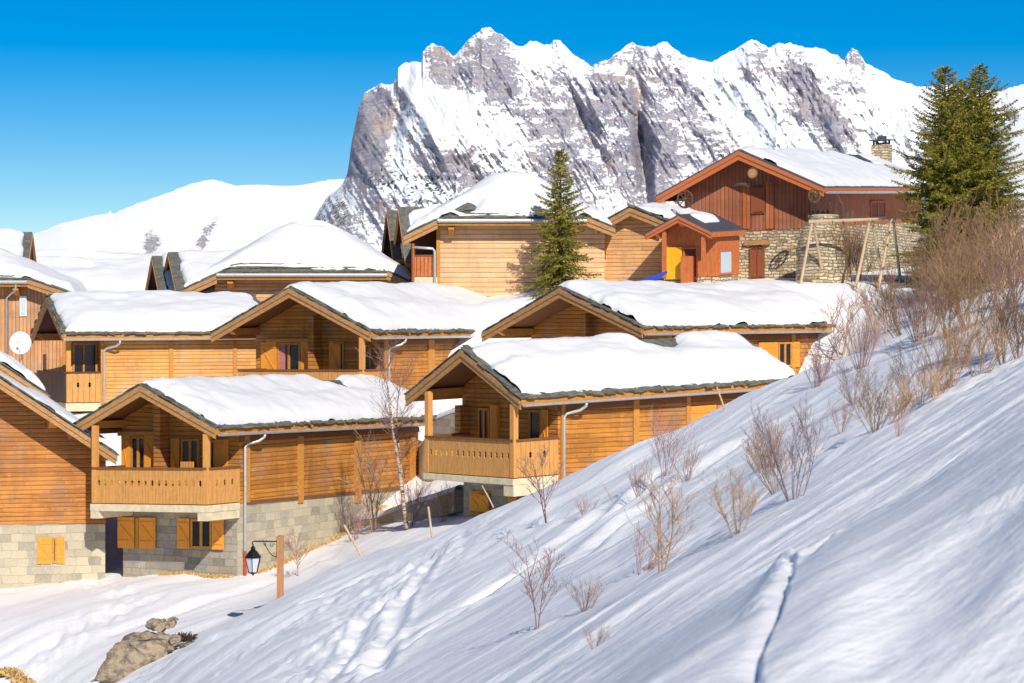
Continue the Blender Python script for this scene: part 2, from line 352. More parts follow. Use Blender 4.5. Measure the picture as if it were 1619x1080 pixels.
# ------------------------------------------------------------------ terrain
TU = [-2500, -400, 0, 200, 400, 600, 800, 1000, 1200, 1300, 1400, 1500, 1619, 2000, 4000]
TB = {  # depth: pixel rows of the snow surface at TU
 3:   [4600,3600,3420,3330,3200,2980,2760,2520,2240,2100,1960,1830,1640,1240,-300],
 8:   [2900,2000,1740,1640,1540,1440,1310,1160,1010,930,865,790,700,470,-900],
 16:  [2700,1840,1620,1520,1410,1300,1170,1030,890,822,755,685,608,400,-800],
 26:  [2600,1700,1500,1400,1290,1180,1058,925,795,732,668,610,552,340,-600],
 32:  [2500,1640,1440,1340,1245,1150,1044,928,808,748,690,632,575,380,-500],
 45:  [2400,1480,1290,1200,1105,1010,915,812,712,660,602,556,503,330,-400],
 62:  [2200,1330,1150,1065,972,884,798,708,622,585,550,512,468,330,-300],
 68:  [1500,1150,1040,1003,958,872,815,730,650,612,570,518,470,350,-100],
 76:  [1150,990,945,932,926,856,802,742,690,645,580,515,462,370,0],
 82:  [980,940,918,900,888,828,760,730,690,645,560,500,455,370,0],
 90:  [760,700,690,690,690,700,690,700,680,615,500,470,450,370,100],
 93:  [720,680,675,672,668,600,560,520,510,490,462,455,445,375,120],
 96:  [700,660,655,650,640,520,475,452,448,446,446,446,434,380,150],
 104: [700,660,645,635,600,500,458,445,440,439,436,433,418,370,175],
 110: [560,550,530,490,470,460,450,440,432,432,428,420,405,360,200],
 140: [480,480,475,460,450,445,440,436,430,428,424,410,390,340,250],
 220: [475,475,470,468,465,462,460,458,455,453,450,448,445,420,350],
 3200:[486]*15}
uu = np.concatenate([np.arange(-2500, -80, 60), np.arange(-80, 1700, 3.6), np.arange(1700, 4001, 60)])
yy = np.concatenate([np.geomspace(3, 5.5, 10)[:-1], np.geomspace(5.5, 20, 330)[:-1], np.geomspace(20, 110, 340), np.geomspace(112, 3200, 40)])
TY = np.array(sorted(TB)); lv = np.stack([pchip(TU, TB[k], uu) for k in TY])
zl = (CV-lv)/F*TY[:, None]
gu = pchip([-2500,0,600,1000,1300,1619,2000,4000], [.55,.6,.65,.78,1.0,1.35,1.6,1.8], uu)
wY = np.interp(TY, [26, 32, 45, 62], [1, .75, .3, 0])
Zg = np.zeros((len(yy), len(uu)))
for j in range(len(uu)):
    ty = TY*(1+(gu[j]-1)*wY); zc = (CV-lv[:, j])/F*ty
    Zg[:, j] = pchip(np.log(ty), zc, np.log(yy))
def base_Y(u, v, lo=8, hi=110, far=False):
    """first (nearest) depth at which the surface is seen at a pixel"""
    j = int(np.clip(np.searchsorted(uu, u), 1, len(uu)-1)); col = CV-Zg[:, j]/yy*F
    for i in range(len(yy)-1):
        if yy[i] >= lo and (col[i]-v)*(col[i+1]-v) <= 0:
            t = (col[i]-v)/(col[i]-col[i+1]+1e-9); return float(yy[i]+t*(yy[i+1]-yy[i]))
    i = int(np.argmin(np.where((yy >= lo) & (yy < hi), np.abs(col-v), 1e9))); return float(yy[i])
UU, YY = np.meshgrid(uu, yy); XX = (UU-CU)/F*YY
near = ss(120, 80, YY)
Rr = R(58); A = (XX*math.cos(Rr)+YY*math.sin(Rr)); B = (-XX*math.sin(Rr)+YY*math.cos(Rr))
D = fbm(XX/5, YY/7, 3, 3)*.35*ss(6, 40, YY)*near
D += fbm(A/15, B/.8, 11, 3)*.11*ss(20, 45, YY)*near+fbm(A/5, B/.34, 31, 3)*.055*(.35+1.3*ss(-.25, .35, fbm(XX/4, YY/9, 35, 2)))*ss(110, 60, YY)*(.6+.4*ss(50, 20, YY))
D += fbm(XX/1.3, YY/1.3, 23, 4)*.05*ss(110, 40, YY)*ss(14, 30, YY)
D += fbm(A/2.4, B/.16, 61, 3)*.02*ss(40, 18, YY)*(.2+1.5*ss(-.2, .35, fbm(XX/1.5, YY/4, 36, 2)))+fbm(XX/.12, YY/.25, 63, 3)*.007*ss(30, 14, YY)+fbm(A/3.2, B/.5, 67, 3)*.045*ss(26, 12, YY)
crest = np.exp(-((YY-30)/6)**2)                                 # lumpy snow round the brushwood
D += crest*fbm(XX/.6, YY/1.2, 41, 3)*.13*ss(900, 1150, UU)
def seg_d(px, py, pts):
    best = np.full(px.shape, 1e9); s_ = np.zeros(px.shape); acc = 0
    for (x0, y0), (x1, y1) in zip(pts[:-1], pts[1:]):
        dx, dy = x1-x0, y1-y0; L2 = dx*dx+dy*dy; t = np.clip(((px-x0)*dx+(py-y0)*dy)/L2, 0, 1)
        d = np.hypot(px-x0-t*dx, py-y0-t*dy); m = d < best; best = np.where(m, d, best); s_ = np.where(m, acc+t*math.sqrt(L2), s_); acc += math.sqrt(L2)
    return best, s_
def path(px):
    r = []
    for u, v in px:
        y = base_Y(u, v, 5); r.append(((u-CU)/F*y, y))
    return r
def track(px, w, depth, lump, seed, ph=0):
    global D
    d, s_ = seg_d(XX, YY, path(px)); k = np.exp(-(d/w)**2)
    if depth:
        D = D-depth*k+.45*depth*np.exp(-((d-w*1.7)/(w*.6))**2)
    if lump: D = D+k*lump*fbm(XX/.24, YY/.55, seed, 4)*1.6
    if ph: D = D-ph*k*(np.sin(s_*2*math.pi/.75) > .25)
track([(735,835),(640,905),(585,960),(530,1020),(480,1079)], 1.2, .05, .09, 101)
track([(560,925),(500,960),(420,1010),(330,1070)], .8, .04, .08, 102)
track([(620,930),(560,1000),(520,1079)], .16, .09, 0, 103, .05)
track([(690,870),(640,940),(610,1000),(590,1079)], .16, .1, 0, 104)
track([(1100,700),(980,790),(840,880),(700,960),(560,1060)], .22, .12, 0, 105)
track([(1000,760),(880,850),(760,930),(620,1030),(560,1079)], .25, .1, 0, 106)
track([(900,800),(760,850),(600,900),(430,980),(200,1079)], .3, .12, 0, 107)
track([(180,885),(120,905),(160,930),(210,955),(120,1000),(60,1050),(20,1079)], .8, .04, .1, 108)
track([(250,950),(150,985),(60,1030),(0,1070)], .3, .08, .06, 109)
track([(640,860),(520,880),(420,925),(300,960),(180,1000)], .3, .1, .0, 110)
track([(1180,690),(1100,740),(1010,800),(900,880)], .3, .12, .04, 111)
track([(1619,640),(1480,740),(1300,850),(1255,900)], .05, .035, 0, 112)
track([(1600,790),(1540,850),(1450,960),(1340,1079)], .16, .05, .02, 113)
# the dug crack with a heap on its left side, close to the camera
cp = path([(1260,880),(1252,915),(1240,955),(1222,990),(1208,1030),(1203,1068)]); cy = [p[1] for p in cp][::-1]; cx = [p[0] for p in cp][::-1]
xl = np.interp(YY, cy, cx)+.012*fbm(YY/.3, YY*0, 71, 2); sx = XX-xl; D -= .075*np.exp(-(sx/.05)**2)*ss(.004, -.012, sx)*ss(cy[0]-.3, cy[0]+.1, YY)*ss(cy[-1]+.5, cy[-1]-.1, YY)*(.8+.5*np.abs(fbm(YY/.4, YY*0, 73, 2)))
d, s_ = seg_d(XX, YY, path([(1240,888),(1218,925),(1196,965)])); D += .06*np.exp(-(d/.075)**2)*(1+.5*fbm(XX/.07, YY/.2, 77, 3))*(YY < 22)
Zg2 = Zg+D*np.where(YY < 12, .5, 1)
def gz(x, y):
    u = x/y*F+CU; j = np.clip(np.searchsorted(uu, u)-1, 0, len(uu)-2); i = np.clip(np.searchsorted(yy, y)-1, 0, len(yy)-2)
    a = (u-uu[j])/(uu[j+1]-uu[j]); b = (y-yy[i])/(yy[i+1]-yy[i])
    return float((Zg2[i,j]*(1-a)+Zg2[i,j+1]*a)*(1-b)+(Zg2[i+1,j]*(1-a)+Zg2[i+1,j+1]*a)*b)
def ground_pt(u, v, lo=8, Y=None):
    y = Y or base_Y(u, v, lo); x = (u-CU)/F*y; return Vector((x, y, gz(x, y)))
V = np.stack([XX, YY, Zg2], -1).reshape(-1, 3)
tag(np_mesh('ground', V, len(uu), len(yy), M['ground']), kind='structure')
# ------------------------------------------------------------------ mountains (real distance, real relief)
def massif(name, sky_px, u0, u1, nu, nv, Y0, dY, vb, amp, rockfn, seed, extra=None):
    su = np.array([p[0] for p in sky_px], float); s_v = np.array([p[1] for p in sky_px], float)
    u = np.linspace(u0, u1, nu); raw = np.interp(u, su, s_v); kk = max(5, int(nu/22)); top = np.convolve(np.pad(raw, kk, 'edge'), np.ones(2*kk+1)/(2*kk+1), 'valid'); raw = raw+fbm(u/9, u*0, seed+5, 4)*(4 if amp > 20 else 1.2*(amp > 0))
    t = np.linspace(0, 1, nv)**1.0
    U, T = np.meshgrid(u, t); V_ = top[None]+(vb-top[None])*T+(raw-top)[None]*(1-T)**9
    a = R(58); q1 = (U*math.cos(a)+V_*math.sin(a)); q2 = (-U*math.sin(a)+V_*math.cos(a))
    rg = ridged(q1/240, q2/62, seed, 6, .56)*.55+ridged(U/90, V_/150, seed+50, 5, .55)*.45
    Y = Y0-dY*T-(amp*rg if amp else 0)*(.25+.75*ss(0, .12, T))
    if extra is not None: Y = Y+extra(U, V_)
    # skyline ridge falls away behind
    X = (U-CU)/F*Y; Z = (CV-V_)/F*Y
    back = np.stack([(u-CU)/F*(Y[0]), Y[0]+600, (CV-vb)/F*Y[0]], -1)[None]
    Vx = np.concatenate([back, np.stack([X, Y, Z], -1)], 0)
    rk, tr = rockfn(U, V_, rg)
    rk = np.concatenate([rk[:1], rk], 0); tr = np.concatenate([tr[:1], tr], 0)
    return tag(np_mesh(name, Vx.reshape(-1, 3), nu, nv+1, M['mountain'], attrs={'rock': rk.ravel(), 'trees': tr.ravel()}, flip=True), kind='structure')
def blob(U, V_, u, v, ru, rv, ang=0, p=2):
    a = R(ang); x = (U-u)*math.cos(a)+(V_-v)*math.sin(a); y = -(U-u)*math.sin(a)+(V_-v)*math.cos(a)
    return np.exp(-(np.abs(x/ru)**p+np.abs(y/rv)**p))
MAIN = [(440,470),(490,357),(505,330),(520,310),(538,295),(548,283),(551,265),(556,225),(560,205),(568,168),(574,150),(583,141),(600,135),(622,132),(626,124),(630,108),(640,101),(655,98),(667,98),(668,82),(675,72),(685,69),(700,75),(715,89),(722,84),(730,74),(745,57),(762,45),(775,45),(785,52),(800,60),(812,70),(825,73),(838,66),(848,63),(862,72),(869,72),(875,62),(885,64),(905,85),(920,96),(935,103),(960,95),(980,80),(1000,67),(1015,72),(1030,76),(1050,67),(1060,70),(1078,86),(1100,93),(1125,97),(1150,85),(1170,73),(1188,61),(1200,68),(1215,74),(1232,67),(1245,68),(1262,74),(1290,76),(1312,82),(1335,94),(1340,84),(1348,77),(1356,82),(1368,97),(1385,108),(1400,115),(1420,126),(1455,139),(1480,135),(1500,133),(1530,138),(1575,146),(1600,137),(1640,128),(1760,118)]
def rk_main(U, V_, rg):
    b = lambda *a, **k: blob(U, V_, *a, **k)
    r = -.06+0*U
    for a, wt_ in [((585,205,36,80,8,4),1.7), ((700,110,26,44,-25,4),1.25), ((775,110,40,62,-18,4),1.0), ((855,190,54,120,-28,4),.5),
              ((900,270,60,90,-30,3),.42), ((700,262,70,34,0,4),.85), ((940,150,50,80,-20),.5), ((1000,190,60,120,-12,4),.46), ((1050,200,70,100,-30),.42), ((1085,130,45,50,-30),.4),
              ((1010,300,60,60),.55), ((1120,200,26,70,-25),.55), ((1165,110,18,20),.3), ((1205,85,22,22),.6), ((1190,125,18,24),.5), ((1262,120,36,50,-25),.5), ((1282,160,24,62,-32,4),.9), ((1325,205,26,46,-28,4),.85), ((1345,130,14,50,-35),.25),
              ((1352,92,20,18,40),.8), ((1110,280,60,50),.45), ((1180,190,60,60),.25), ((560,330,70,50,-35),.52), ((620,330,30,60,20),.5), ((780,300,70,30),.45), ((1210,270,50,40),.35), ((540,370,60,30),.5), ((880,90,10,24,-20),.4), ((1020,90,28,24),.35), ((1050,85,14,18),.4),((640,160,16,50,20),.45)]:
        r = r+wt_*b(*a)
    for a, wt_ in [((705,185,34,100,-45,4),-.9), ((640,200,26,60,-20),-.5), ((655,285,30,20),-.6), ((800,230,26,80,-42),-.5), ((840,100,16,50,15),-.7), ((1150,150,50,55,0,4),-.6), ((1215,205,30,70,-45),-.5), ((960,290,20,80,-20),-.35), ((905,110,10,50,-35),-.6), ((1420,200,60,70),-.5), ((630,350,12,60,25),-.5), ((1030,100,40,16),-.2)]:
        r = r+wt_*b(*a)
    r = r+.16*(rg-.2)
    Tt = (V_-np.interp(U[0], [p[0] for p in MAIN], [p[1] for p in MAIN])[None])
    r = r-.3*np.exp(-(np.maximum(Tt, 0)/4)**2)+.12; tr = .95*b(690,300,60,28)+.8*b(520,340,50,40,-40)+.6*b(600,280,40,30)
    return r, tr
def ex_main(U, V_):
    return -90*blob(U, V_, 590, 230, 30, 90, 8, 4)*0 + 40*blob(U, V_, 632, 170, 10, 60, 12) - 60*blob(U, V_, 705, 190, 60, 90, -40) + 70*blob(U, V_, 1018, 260, 12, 120, -5) + 50*blob(U, V_, 925, 200, 14, 90, -25)
massif('mountain', MAIN, 440, 1760, 1300, 400, 2900, 420, 478, 33, rk_main, 5, ex_main)
LEFT = [(-400,440),(-100,400),(0,384),(60,368),(100,352),(140,343),(170,337),(174,332),(178,338),(215,322),(262,306),(300,291),(320,286),(337,284),(350,287),(372,293),(410,292),(450,294),(480,292),(500,288),(520,284),(545,283),(600,290),(700,300)]
def rk_left(U, V_, rg):
    b = lambda *a: blob(U, V_, *a)
    r = -.75+1.75*b(236,384,17,30,20)+.7*b(250,396,22,14,30)+1.75*b(326,372,15,34,28)+.7*b(312,392,16,14,0)+.8*b(342,345,8,18,15)+.5*b(268,366,10,4,35)+.8*b(172,342,4,8)+.75*b(262,352,16,5,35)+.6*b(505,300,9,6)+.5*b(258,384,18,14)
    return r+.1*rg, 0*U
massif('snow_hill', LEFT, -400, 690, 400, 140, 4200, 480, 478, 8, rk_left, 81)
RIGHT = [(1480,445),(1528,440),(1546,330),(1558,260),(1566,225),(1583,197),(1600,190),(1619,185),(1660,176),(1760,165),(1900,170)]
nh = massif('near_hill', RIGHT, 1480, 1900, 90, 60, 260, 60, 445, 0, lambda U, V_, rg: (-.9+0*U, 0*U), 91); nh.data.materials[0] = M['ground']
# ------------------------------------------------------------------ chalets
def solve_dir(N, d, u):                                    # distance t along horizontal direction d so that N+t*d is seen in column u
    k = (u-CU)/F; return (k*N.y-N.x)/(d[0]-k*d[1])
SNOWN = [0]
class Chalet:
    """local frame: x along the eave side, y across the gable, z up (0 = fascia line of the near eave corner)"""
    def __init__(s, label, cat, near, right, left, apex_v, Y, alpha, ground_v=None, og=1.7, os=.35, ob=.6, os2=.75, zb=None, group=None, name='chalet', mats=None):
        s.N = P(near[0], near[1], Y); a = R(alpha); s.c, s.s = math.cos(a), math.sin(a); s.a = a
        dx, dy = (s.c, s.s), (-s.s, s.c)
        s.L = right[1] if right[0] is None else solve_dir(s.N, dx, right[0]); s.W = solve_dir(s.N, dy, left[0])
        s.tx = s.ty = 0
        tx_ = 0 if right[0] is None else s.zv(right[1], s.L, 0)/s.L; s.ty = s.zv(left[1], 0, s.W)/s.W; s.tx = tx_
        s.tx0, s.ty0 = s.tx, s.ty
        s.H = s.zv(apex_v, 0, s.W/2)
        s.zb = zb if zb is not None else s.zv(ground_v, og, os)
        s.og, s.os, s.ob, s.os2 = og, os, ob, os2
        s.m = dict(wall='boards_orange', rail='rail_wood', trim='trim_wood', soffit='soffit', base='stone_grey', sidebase='render_grey', roof='slate', post='post_wood', barge='trim_grey')
        s.m.update(mats or {})
        s.root = empty(name, (s.N.x, s.N.y, s.N.z+s.zb), a, label, cat, group)
    def depth(s, x, y): return s.N.y+x*s.s+y*s.c
    def xs(s, u, y=None):
        y = s.os if y is None else y; k = (u-CU)/F; return (k*(s.N.y+y*s.c)-s.N.x+y*s.s)/(s.c-k*s.s)
    def yg(s, u, x=None):
        x = s.og if x is None else x; k = (u-CU)/F; return (k*(s.N.y+x*s.s)-s.N.x-x*s.c)/(-s.s-k*s.c)
    def zv(s, v, x, y): return (CV-v)/F*s.depth(x, y)-s.N.z-s.tx*x-s.ty*y
    def put(s, name, mb, mat, parent=None, smooth=False, label=None, bevel=0):
        return mb.build(name, M[mat], parent or s.root, lambda p: (p[0], p[1], p[2]+s.tx*p[0]+s.ty*p[1]-s.zb), smooth, label, bevel)
    def rz(s, y): return s.H*(1-abs(y-s.W/2)/(s.W/2))
    def roof(s, snow=.42, bare=(), thin_left=True, seed=1, barge=.3, gutter=True, pipe=None, snow_left=True, slates=True, x0s=.13, x1s=.12, step=.1, bump=.1, pipe_end=None, purlins=True):
        L, W, H = s.L, s.W, s.H; r = random.Random(seed)
        sl = lambda off, e=0: [(-e, -e*H/(W/2)+off), (W/2, H+off), (W+e, -e*H/(W/2)+off)]
        def slab(o1, o2, x0, x1, e):
            m = MB(); t, b = sl(o2, e), sl(o1, e); m.prism([t[0], t[1], t[2], b[2], b[1], b[0]][::-1], 'x', x0, x1); return m
        rf = slab(.03, .11, 0, L, .03)
        if slates:
            def plate(x, y, wx, wy, z, tl):
                th = r.uniform(.02, .045); k = (H/(W/2))*(1 if y < W/2 else -1)
                a = []
                for zz in (0, th):
                    for (i, j) in ((-1,-1),(1,-1),(1,1),(-1,1)):
                        px_, py_ = x+i*wx/2+r.uniform(-.03,.03), y+j*wy/2+r.uniform(-.03,.03)
                        a.append((px_, py_, z+zz+k*(py_-y)+tl*i*.02))
                rf.hexa(a[:4], a[4:])
            x = .1
            while x < L-.1:
                wx = r.uniform(.22, .5)
                for row in range(2):
                    y = .05+row*.2; plate(min(L-.2, x+wx/2+r.uniform(-.08,.08)), y+r.uniform(-.03,.02), wx, .36, s.rz(y)+.085+row*.012+r.uniform(0,.02), r.uniform(-1,1))
                x += wx*.92
            for xe in (.12, L-.12):
                for side in (0, 1):
                    t = .05
                    while t < .99:
                        wy = r.uniform(.28, .5); y = t*W/2 if side == 0 else W-t*W/2
                        plate(xe+r.uniform(-.05,.04), y, .3, wy, s.rz(y)+.095+r.uniform(0,.02), 0)
                        plate(xe+.06+r.uniform(-.05,.04), y, .22, wy, s.rz(y)+.115+r.uniform(0,.02), 0); t += wy*.8/(W/2)
        s.rf = s.put('roof', rf, s.m['roof'])
        so = slab(-.04, .02, .05, L-.05, -.04)
        for i in range(int(L/.75)):                          # rafter tails under the eave
            x = .5+i*.75
            if x < L-.2: so.hexa([(x-.05, .1, s.rz(.1)-.05), (x+.05, .1, s.rz(.1)-.05), (x+.05, s.os+.1, s.rz(s.os+.1)-.05), (x-.05, s.os+.1, s.rz(s.os+.1)-.05)],
                                 [(x-.05, .1, s.rz(.1)-.16), (x+.05, .1, s.rz(.1)-.16), (x+.05, s.os+.1, s.rz(s.os+.1)-.2), (x-.05, s.os+.1, s.rz(s.os+.1)-.2)])
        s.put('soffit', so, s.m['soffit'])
        for xe, dxx in ((0, -1), (L, 1)):
            for side in (0, 1):
                b = MB(); y0, y1 = (0, W/2) if side == 0 else (W, W/2)
                for (h0, h1, d0, d1) in ((-barge, .02, 0, .05), (-barge*.42, .035, .05, .09)):
                    xa, xb = sorted((xe+dxx*d0-dxx*.05, xe+dxx*d1-dxx*.05))
                    b.prism([(y0, h0+.02), (y1, H+h0), (y1, H+h1), (y0, h1)], 'x', xa, xb)
                s.put('bargeboard', b, s.m['barge'])
        for y0, y1 in ((-.045, 0.0), (W, W+.045)):
            b = MB(); b.box(.02, L-.02, y0, y1, -.15, .05); s.put('fascia', b, s.m['trim'])
        if gutter:
            g = MB(); n = 7
            for rr, fl in ((.075, 0), (.062, 1)):
                g.grid(2, n, lambda i, j: (.05+i*(L-.1), -.13-rr*math.cos(math.pi*j/(n-1)), -.13-rr*math.sin(math.pi*j/(n-1))), bool(fl))
            g.box(.05, L-.05, -.21, -.19, -.135, -.12)
            for i in range(int(L/.75)): g.box(.4+i*.75, .43+i*.75, -.22, -.045, -.13, -.1)
            s.put('gutter', g, 'zinc')
        if pipe is not None:
            xd = pipe; q = MB(); zt = s.zb if pipe_end is None else pipe_end
            q.tube([(xd+.55, -.13, -.2), (xd+.55, -.1, -.3), (xd+.42, .02, -.42), (xd+.08, s.os-.12, -.5), (xd, s.os-.09, -.6), (xd, s.os-.09, zt)], .048, 8)
            s.put('downpipe', q, 'zinc', smooth=True)
        if purlins:
            for y, hh in ((W/2, .3), (s.os+.06, .24), (W-s.os2-.06, .24)):
                b = MB(); z1 = s.rz(y)-(.09 if y == W/2 else .1); w_ = .11
                b.prism([(.1, z1), (s.og+.1, z1), (s.og+.1, z1-hh), (.42, z1-hh), (.1, z1-hh*.35)], 'y', y-w_, y+w_); s.put('purlin', b, s.m['trim'])
        if snow: s.snow(snow, bare, thin_left, seed, x0s, x1s, step, bump, snow_left)
    def snow(s, T, bare, thin_left, seed, x0s, x1s, step, bump, snow_left, y0s=.03):
        L, W, H = s.L, s.W, s.H
        xs_ = np.unique(np.concatenate([x0s+np.array([-.02,0,.01,.03,.06,.1,.16,.23,.31]), np.arange(x0s+.4, L-x1s-.4, step*1.4), L-x1s-np.array([.31,.23,.16,.1,.06,.03,.01,0,-.02])]))
        ye = W-.1 if snow_left else W*.62
        ys = np.unique(np.concatenate([y0s+np.array([-.02,0,.01,.03,.06,.1,.16,.23,.31]), np.arange(y0s+.4, ye-.4, step), ye-np.array([.31,.23,.16,.1,.06,.03,.01,0,-.02])]))
        X, Y = np.meshgrid(xs_, ys); sd_ = seed*7
        wob = .05*fbm(X/.5, Y/.5, sd_, 3)+.06*fbm(X/1.7, Y*0, sd_+3, 2)
        d = np.minimum(np.minimum(X-x0s, L-x1s-X)+fbm(Y/.6, X*0, sd_+9, 3)*.16, np.minimum(Y-y0s, ye-Y)+wob)
        rad = .36; e = np.clip(d/rad, 0, 1); prof = np.sqrt(np.clip(1-(1-e)**2, 0, 1))
        th = T*(1+.35*fbm(X/2.2, Y/1.5, sd_+1, 3))*prof*(.72+.28*ss(0, 1.1, d))
        th = th+bump*(ss(W*.30, W*.20, Y)-.5)*prof*.8+fbm(X/.5, Y/.5, sd_+2, 4)*.075*prof+fbm(X/2.5, Y/2, sd_+4, 2)*bump*1.2*prof
        rough = ss(1.8, .3, X-x0s)*fbm(X/.16, Y/.16, sd_+6, 3)*.05*prof; th = th+rough
        if thin_left: th = th*(1-.66*ss(W*.52, W*.6, Y))
        for (bx, by, rx, ry) in bare:
            q = np.exp(-(((X-bx)/rx)**2+((Y-by)/ry)**2)**1.5)*(1+.5*fbm(X/.5, Y/.3, 5, 2)); th = th-q*(T*1.9)
        th = np.where(d <= 0, -.07, th)
        soft = np.sqrt((Y-W/2)**2+.16)-.08
        zr = H*(1-np.minimum(soft, W)/(W/2)); zr = np.minimum(zr+.06, H*(1-np.abs(Y-W/2)/(W/2))+.1+0*zr) 
        Z = zr+.03+th+(th < 0)*-.03
        Z = Z+s.tx*X+s.ty*Y-s.zb
        V = np.stack([X, Y, Z], -1).reshape(-1, 3)
        np_mesh('roof_snow', V, len(xs_), len(ys), M['snow'], s.root)
    # --- walls
    def walls(s, zf, base=True, wall=None, side=None, basex0=None, basey1=None, gable_z=None):
        W, L, H = s.W, s.L, s.H; t = .16; y0, y1 = s.os, W-s.os2; x0, x1 = s.og, L-s.ob; wl = wall or s.m['wall']
        for xa, xb in ((x0, x0+t), (x1-t, x1)):
            g = MB(); g.prism([(y0, zf), (y1, zf), (y1, s.rz(y1)-.05), (W/2, H-.05), (y0, s.rz(y0)-.05)], 'x', xa, xb); s.put('gable_wall', g, wl)
        for ya, yb, yo in ((y0-.003, y0+t, y0), (y1-t, y1+.003, y1)):
            g = MB(); g.box(x0+.001, x1-.001, ya, yb, zf, s.rz(yo)-.06); s.put('side_wall', g, side or wl)
        if base:
            g = MB(); g.box(x0+.03, x1-.03, y0+.03, y1-.03, s.zb-2.0, zf-.002); s.base = s.put('stone_base', g, s.m['base'])
    def on(s, mb, pl, a0, a1, z0, z1, d0, d1):
        a0, a1 = sorted((a0, a1)); z0, z1 = sorted((z0, z1)); d0, d1 = sorted((d0, d1))
        if pl == 'g': mb.box(s.og-d1, s.og-d0, a0, a1, z0, z1)
        else: mb.box(a0, a1, s.os-.003-d1, s.os-.003-d0, z0, z1)
    def A(s, pl, u): return s.yg(u) if pl == 'g' else s.xs(u)
    def Z(s, pl, v, a): return s.zv(v, s.og if pl == 'g' else a, a if pl == 'g' else s.os)
    def window(s, pl, u0, u1, v0, v1, sh=(), mull=True, frame='trim_wood', shm='shutter', lintel=False, pane='glass', name='window', curtain=False, fw=.07, zbrace=True):
        a0, a1 = sorted((s.A(pl, u0), s.A(pl, u1))); z1 = s.Z(pl, v0, (a0+a1)/2); z0 = s.Z(pl, v1, (a0+a1)/2)
        f = MB(); s.on(f, pl, a0, a0+fw, z0, z1, .004, .07); s.on(f, pl, a1-fw, a1, z0, z1, .004, .07)
        s.on(f, pl, a0+fw, a1-fw, z0, z0+fw, .004, .075); s.on(f, pl, a0+fw, a1-fw, z1-fw, z1, .004, .075)
        if mull: m_ = (a0+a1)/2; s.on(f, pl, m_-.05, m_+.05, z0+fw, z1-fw, .004, .068)
        if lintel: s.on(f, pl, a0-.5, a1+.5, z1+.02, z1+.16, .004, .11)
        fo = s.put(name, f, frame)
        p = MB(); s.on(p, pl, a0+fw, a1-fw, z0+fw, z1-fw, .006, .03); s.put('pane', p, pane, fo)
        if curtain:
            p = MB(); q = a1-fw if pl == 'g' else a0+fw; s.on(p, pl, q, q+(-.28 if pl == 'g' else .28), z0+fw, z1-fw, .032, .04); s.put('curtain', p, 'curtain', fo)
        for (ua, ub, *ex) in sh:
            b0, b1 = sorted((s.A(pl, ua), s.A(pl, ub))); d = MB(); s.on(d, pl, b0, b1, z0-.02, z1+.02, .03, .075)
            if zbrace:
                for zz in (z0+.15, z1-.2): s.on(d, pl, b0+.03, b1-.03, zz, zz+.09, .076, .1)
                n_ = s.og if pl == 'g' else s.os
                qa, qb = (b0+.06, z0+.24), (b1-.06, z1-.2)
                w_ = .05; poly = [(qa[0], qa[1]-w_), (qb[0], qb[1]-w_), (qb[0], qb[1]+w_), (qa[0], qa[1]+w_)]
                if pl == 'g': d.prism(poly, 'x', s.og-.098, s.og-.077)
                else: d.prism(poly, 'y', s.os-.101, s.os-.080)
            s.put('shutter', d, shm, fo)
        return fo
    def timber(s, pl, u0, u1, v0, v1, d=.07, mat=None, name='wall_post', zz=None):
        a0, a1 = s.A(pl, u0), s.A(pl, u1); m = MB(); z = zz or (s.Z(pl, v0, a0), s.Z(pl, v1, a0)); s.on(m, pl, a0, a1, z[0], z[1], .003, d); return s.put(name, m, mat or s.m['trim'])
    def railing(s, a, b, z0, z1, bw=.135, hole=.6, name='balcony_railing', every=2, mat=None, rail=True):
        """upright boards with lozenges cut through their joints, from local point a to b"""
        ax, ay = a; bx, by = b; Ln = math.hypot(bx-ax, by-ay); n = max(2, int(Ln/bw)); w_ = Ln/n; tx_, ty_ = (bx-ax)/Ln, (by-ay)/Ln; nx, ny = -ty_, tx_
        m = MB(); zc = z0+(z1-z0)*hole; h = .11; k = .052
        for i in range(n):
            l = i*w_+.006; r_ = (i+1)*w_-.006; cl = i % every == 0 and i > 0; cr = (i+1) % every == 0 and i < n-1
            poly = [(l, z0), (r_, z0)]+([(r_, zc-h), (r_-k, zc-.045), (r_-k*.6, zc), (r_-k, zc+.045), (r_, zc+h)] if cr else [])+[(r_, z1), (l, z1)]+([(l, zc+h), (l+k, zc+.045), (l+k*.6, zc), (l+k, zc-.045), (l, zc-h)] if cl else [])
            th = .028; off = rng.uniform(0, .006); f_ = lambda t, z, o: (ax+tx_*t+nx*o, ay+ty_*t+ny*o, z); N_ = len(poly)
            m.add([f_(t, z, off) for t, z in poly]+[f_(t, z, off+th) for t, z in poly], [tuple(range(N_-1, -1, -1)), tuple(range(N_, 2*N_))]+[(q, (q+1) % N_, (q+1) % N_+N_, q+N_) for q in range(N_)])
        o = s.put(name, m, mat or s.m['rail'])
        if rail:
            hr = MB(); hr.beam((ax+nx*.015, ay+ny*.015, z1+.035), (bx+nx*.015, by+ny*.015, z1+.035), .12, .06); s.put('handrail', hr, s.m['soffit'], o)
        return o
    def cant(s, x0, x1, y0, y1, z0, z1, name, mat, bevel=0):
        m = MB(); m.box(min(x0,x1), max(x0,x1), min(y0,y1), max(y0,y1), min(z0,z1), max(z0,z1)); return s.put(name, m, mat, bevel=bevel)
    def deep(s, pl, u0, u1, v0, v1, d, mat, name):            # a pillar standing d metres proud of the wall plane
        a0, a1 = s.A(pl, u0), s.A(pl, u1); m = MB(); s.on(m, pl, a0, a1, s.Z(pl, v0, a0), s.Z(pl, v1, a0), .003, d); return s.put(name, m, mat)

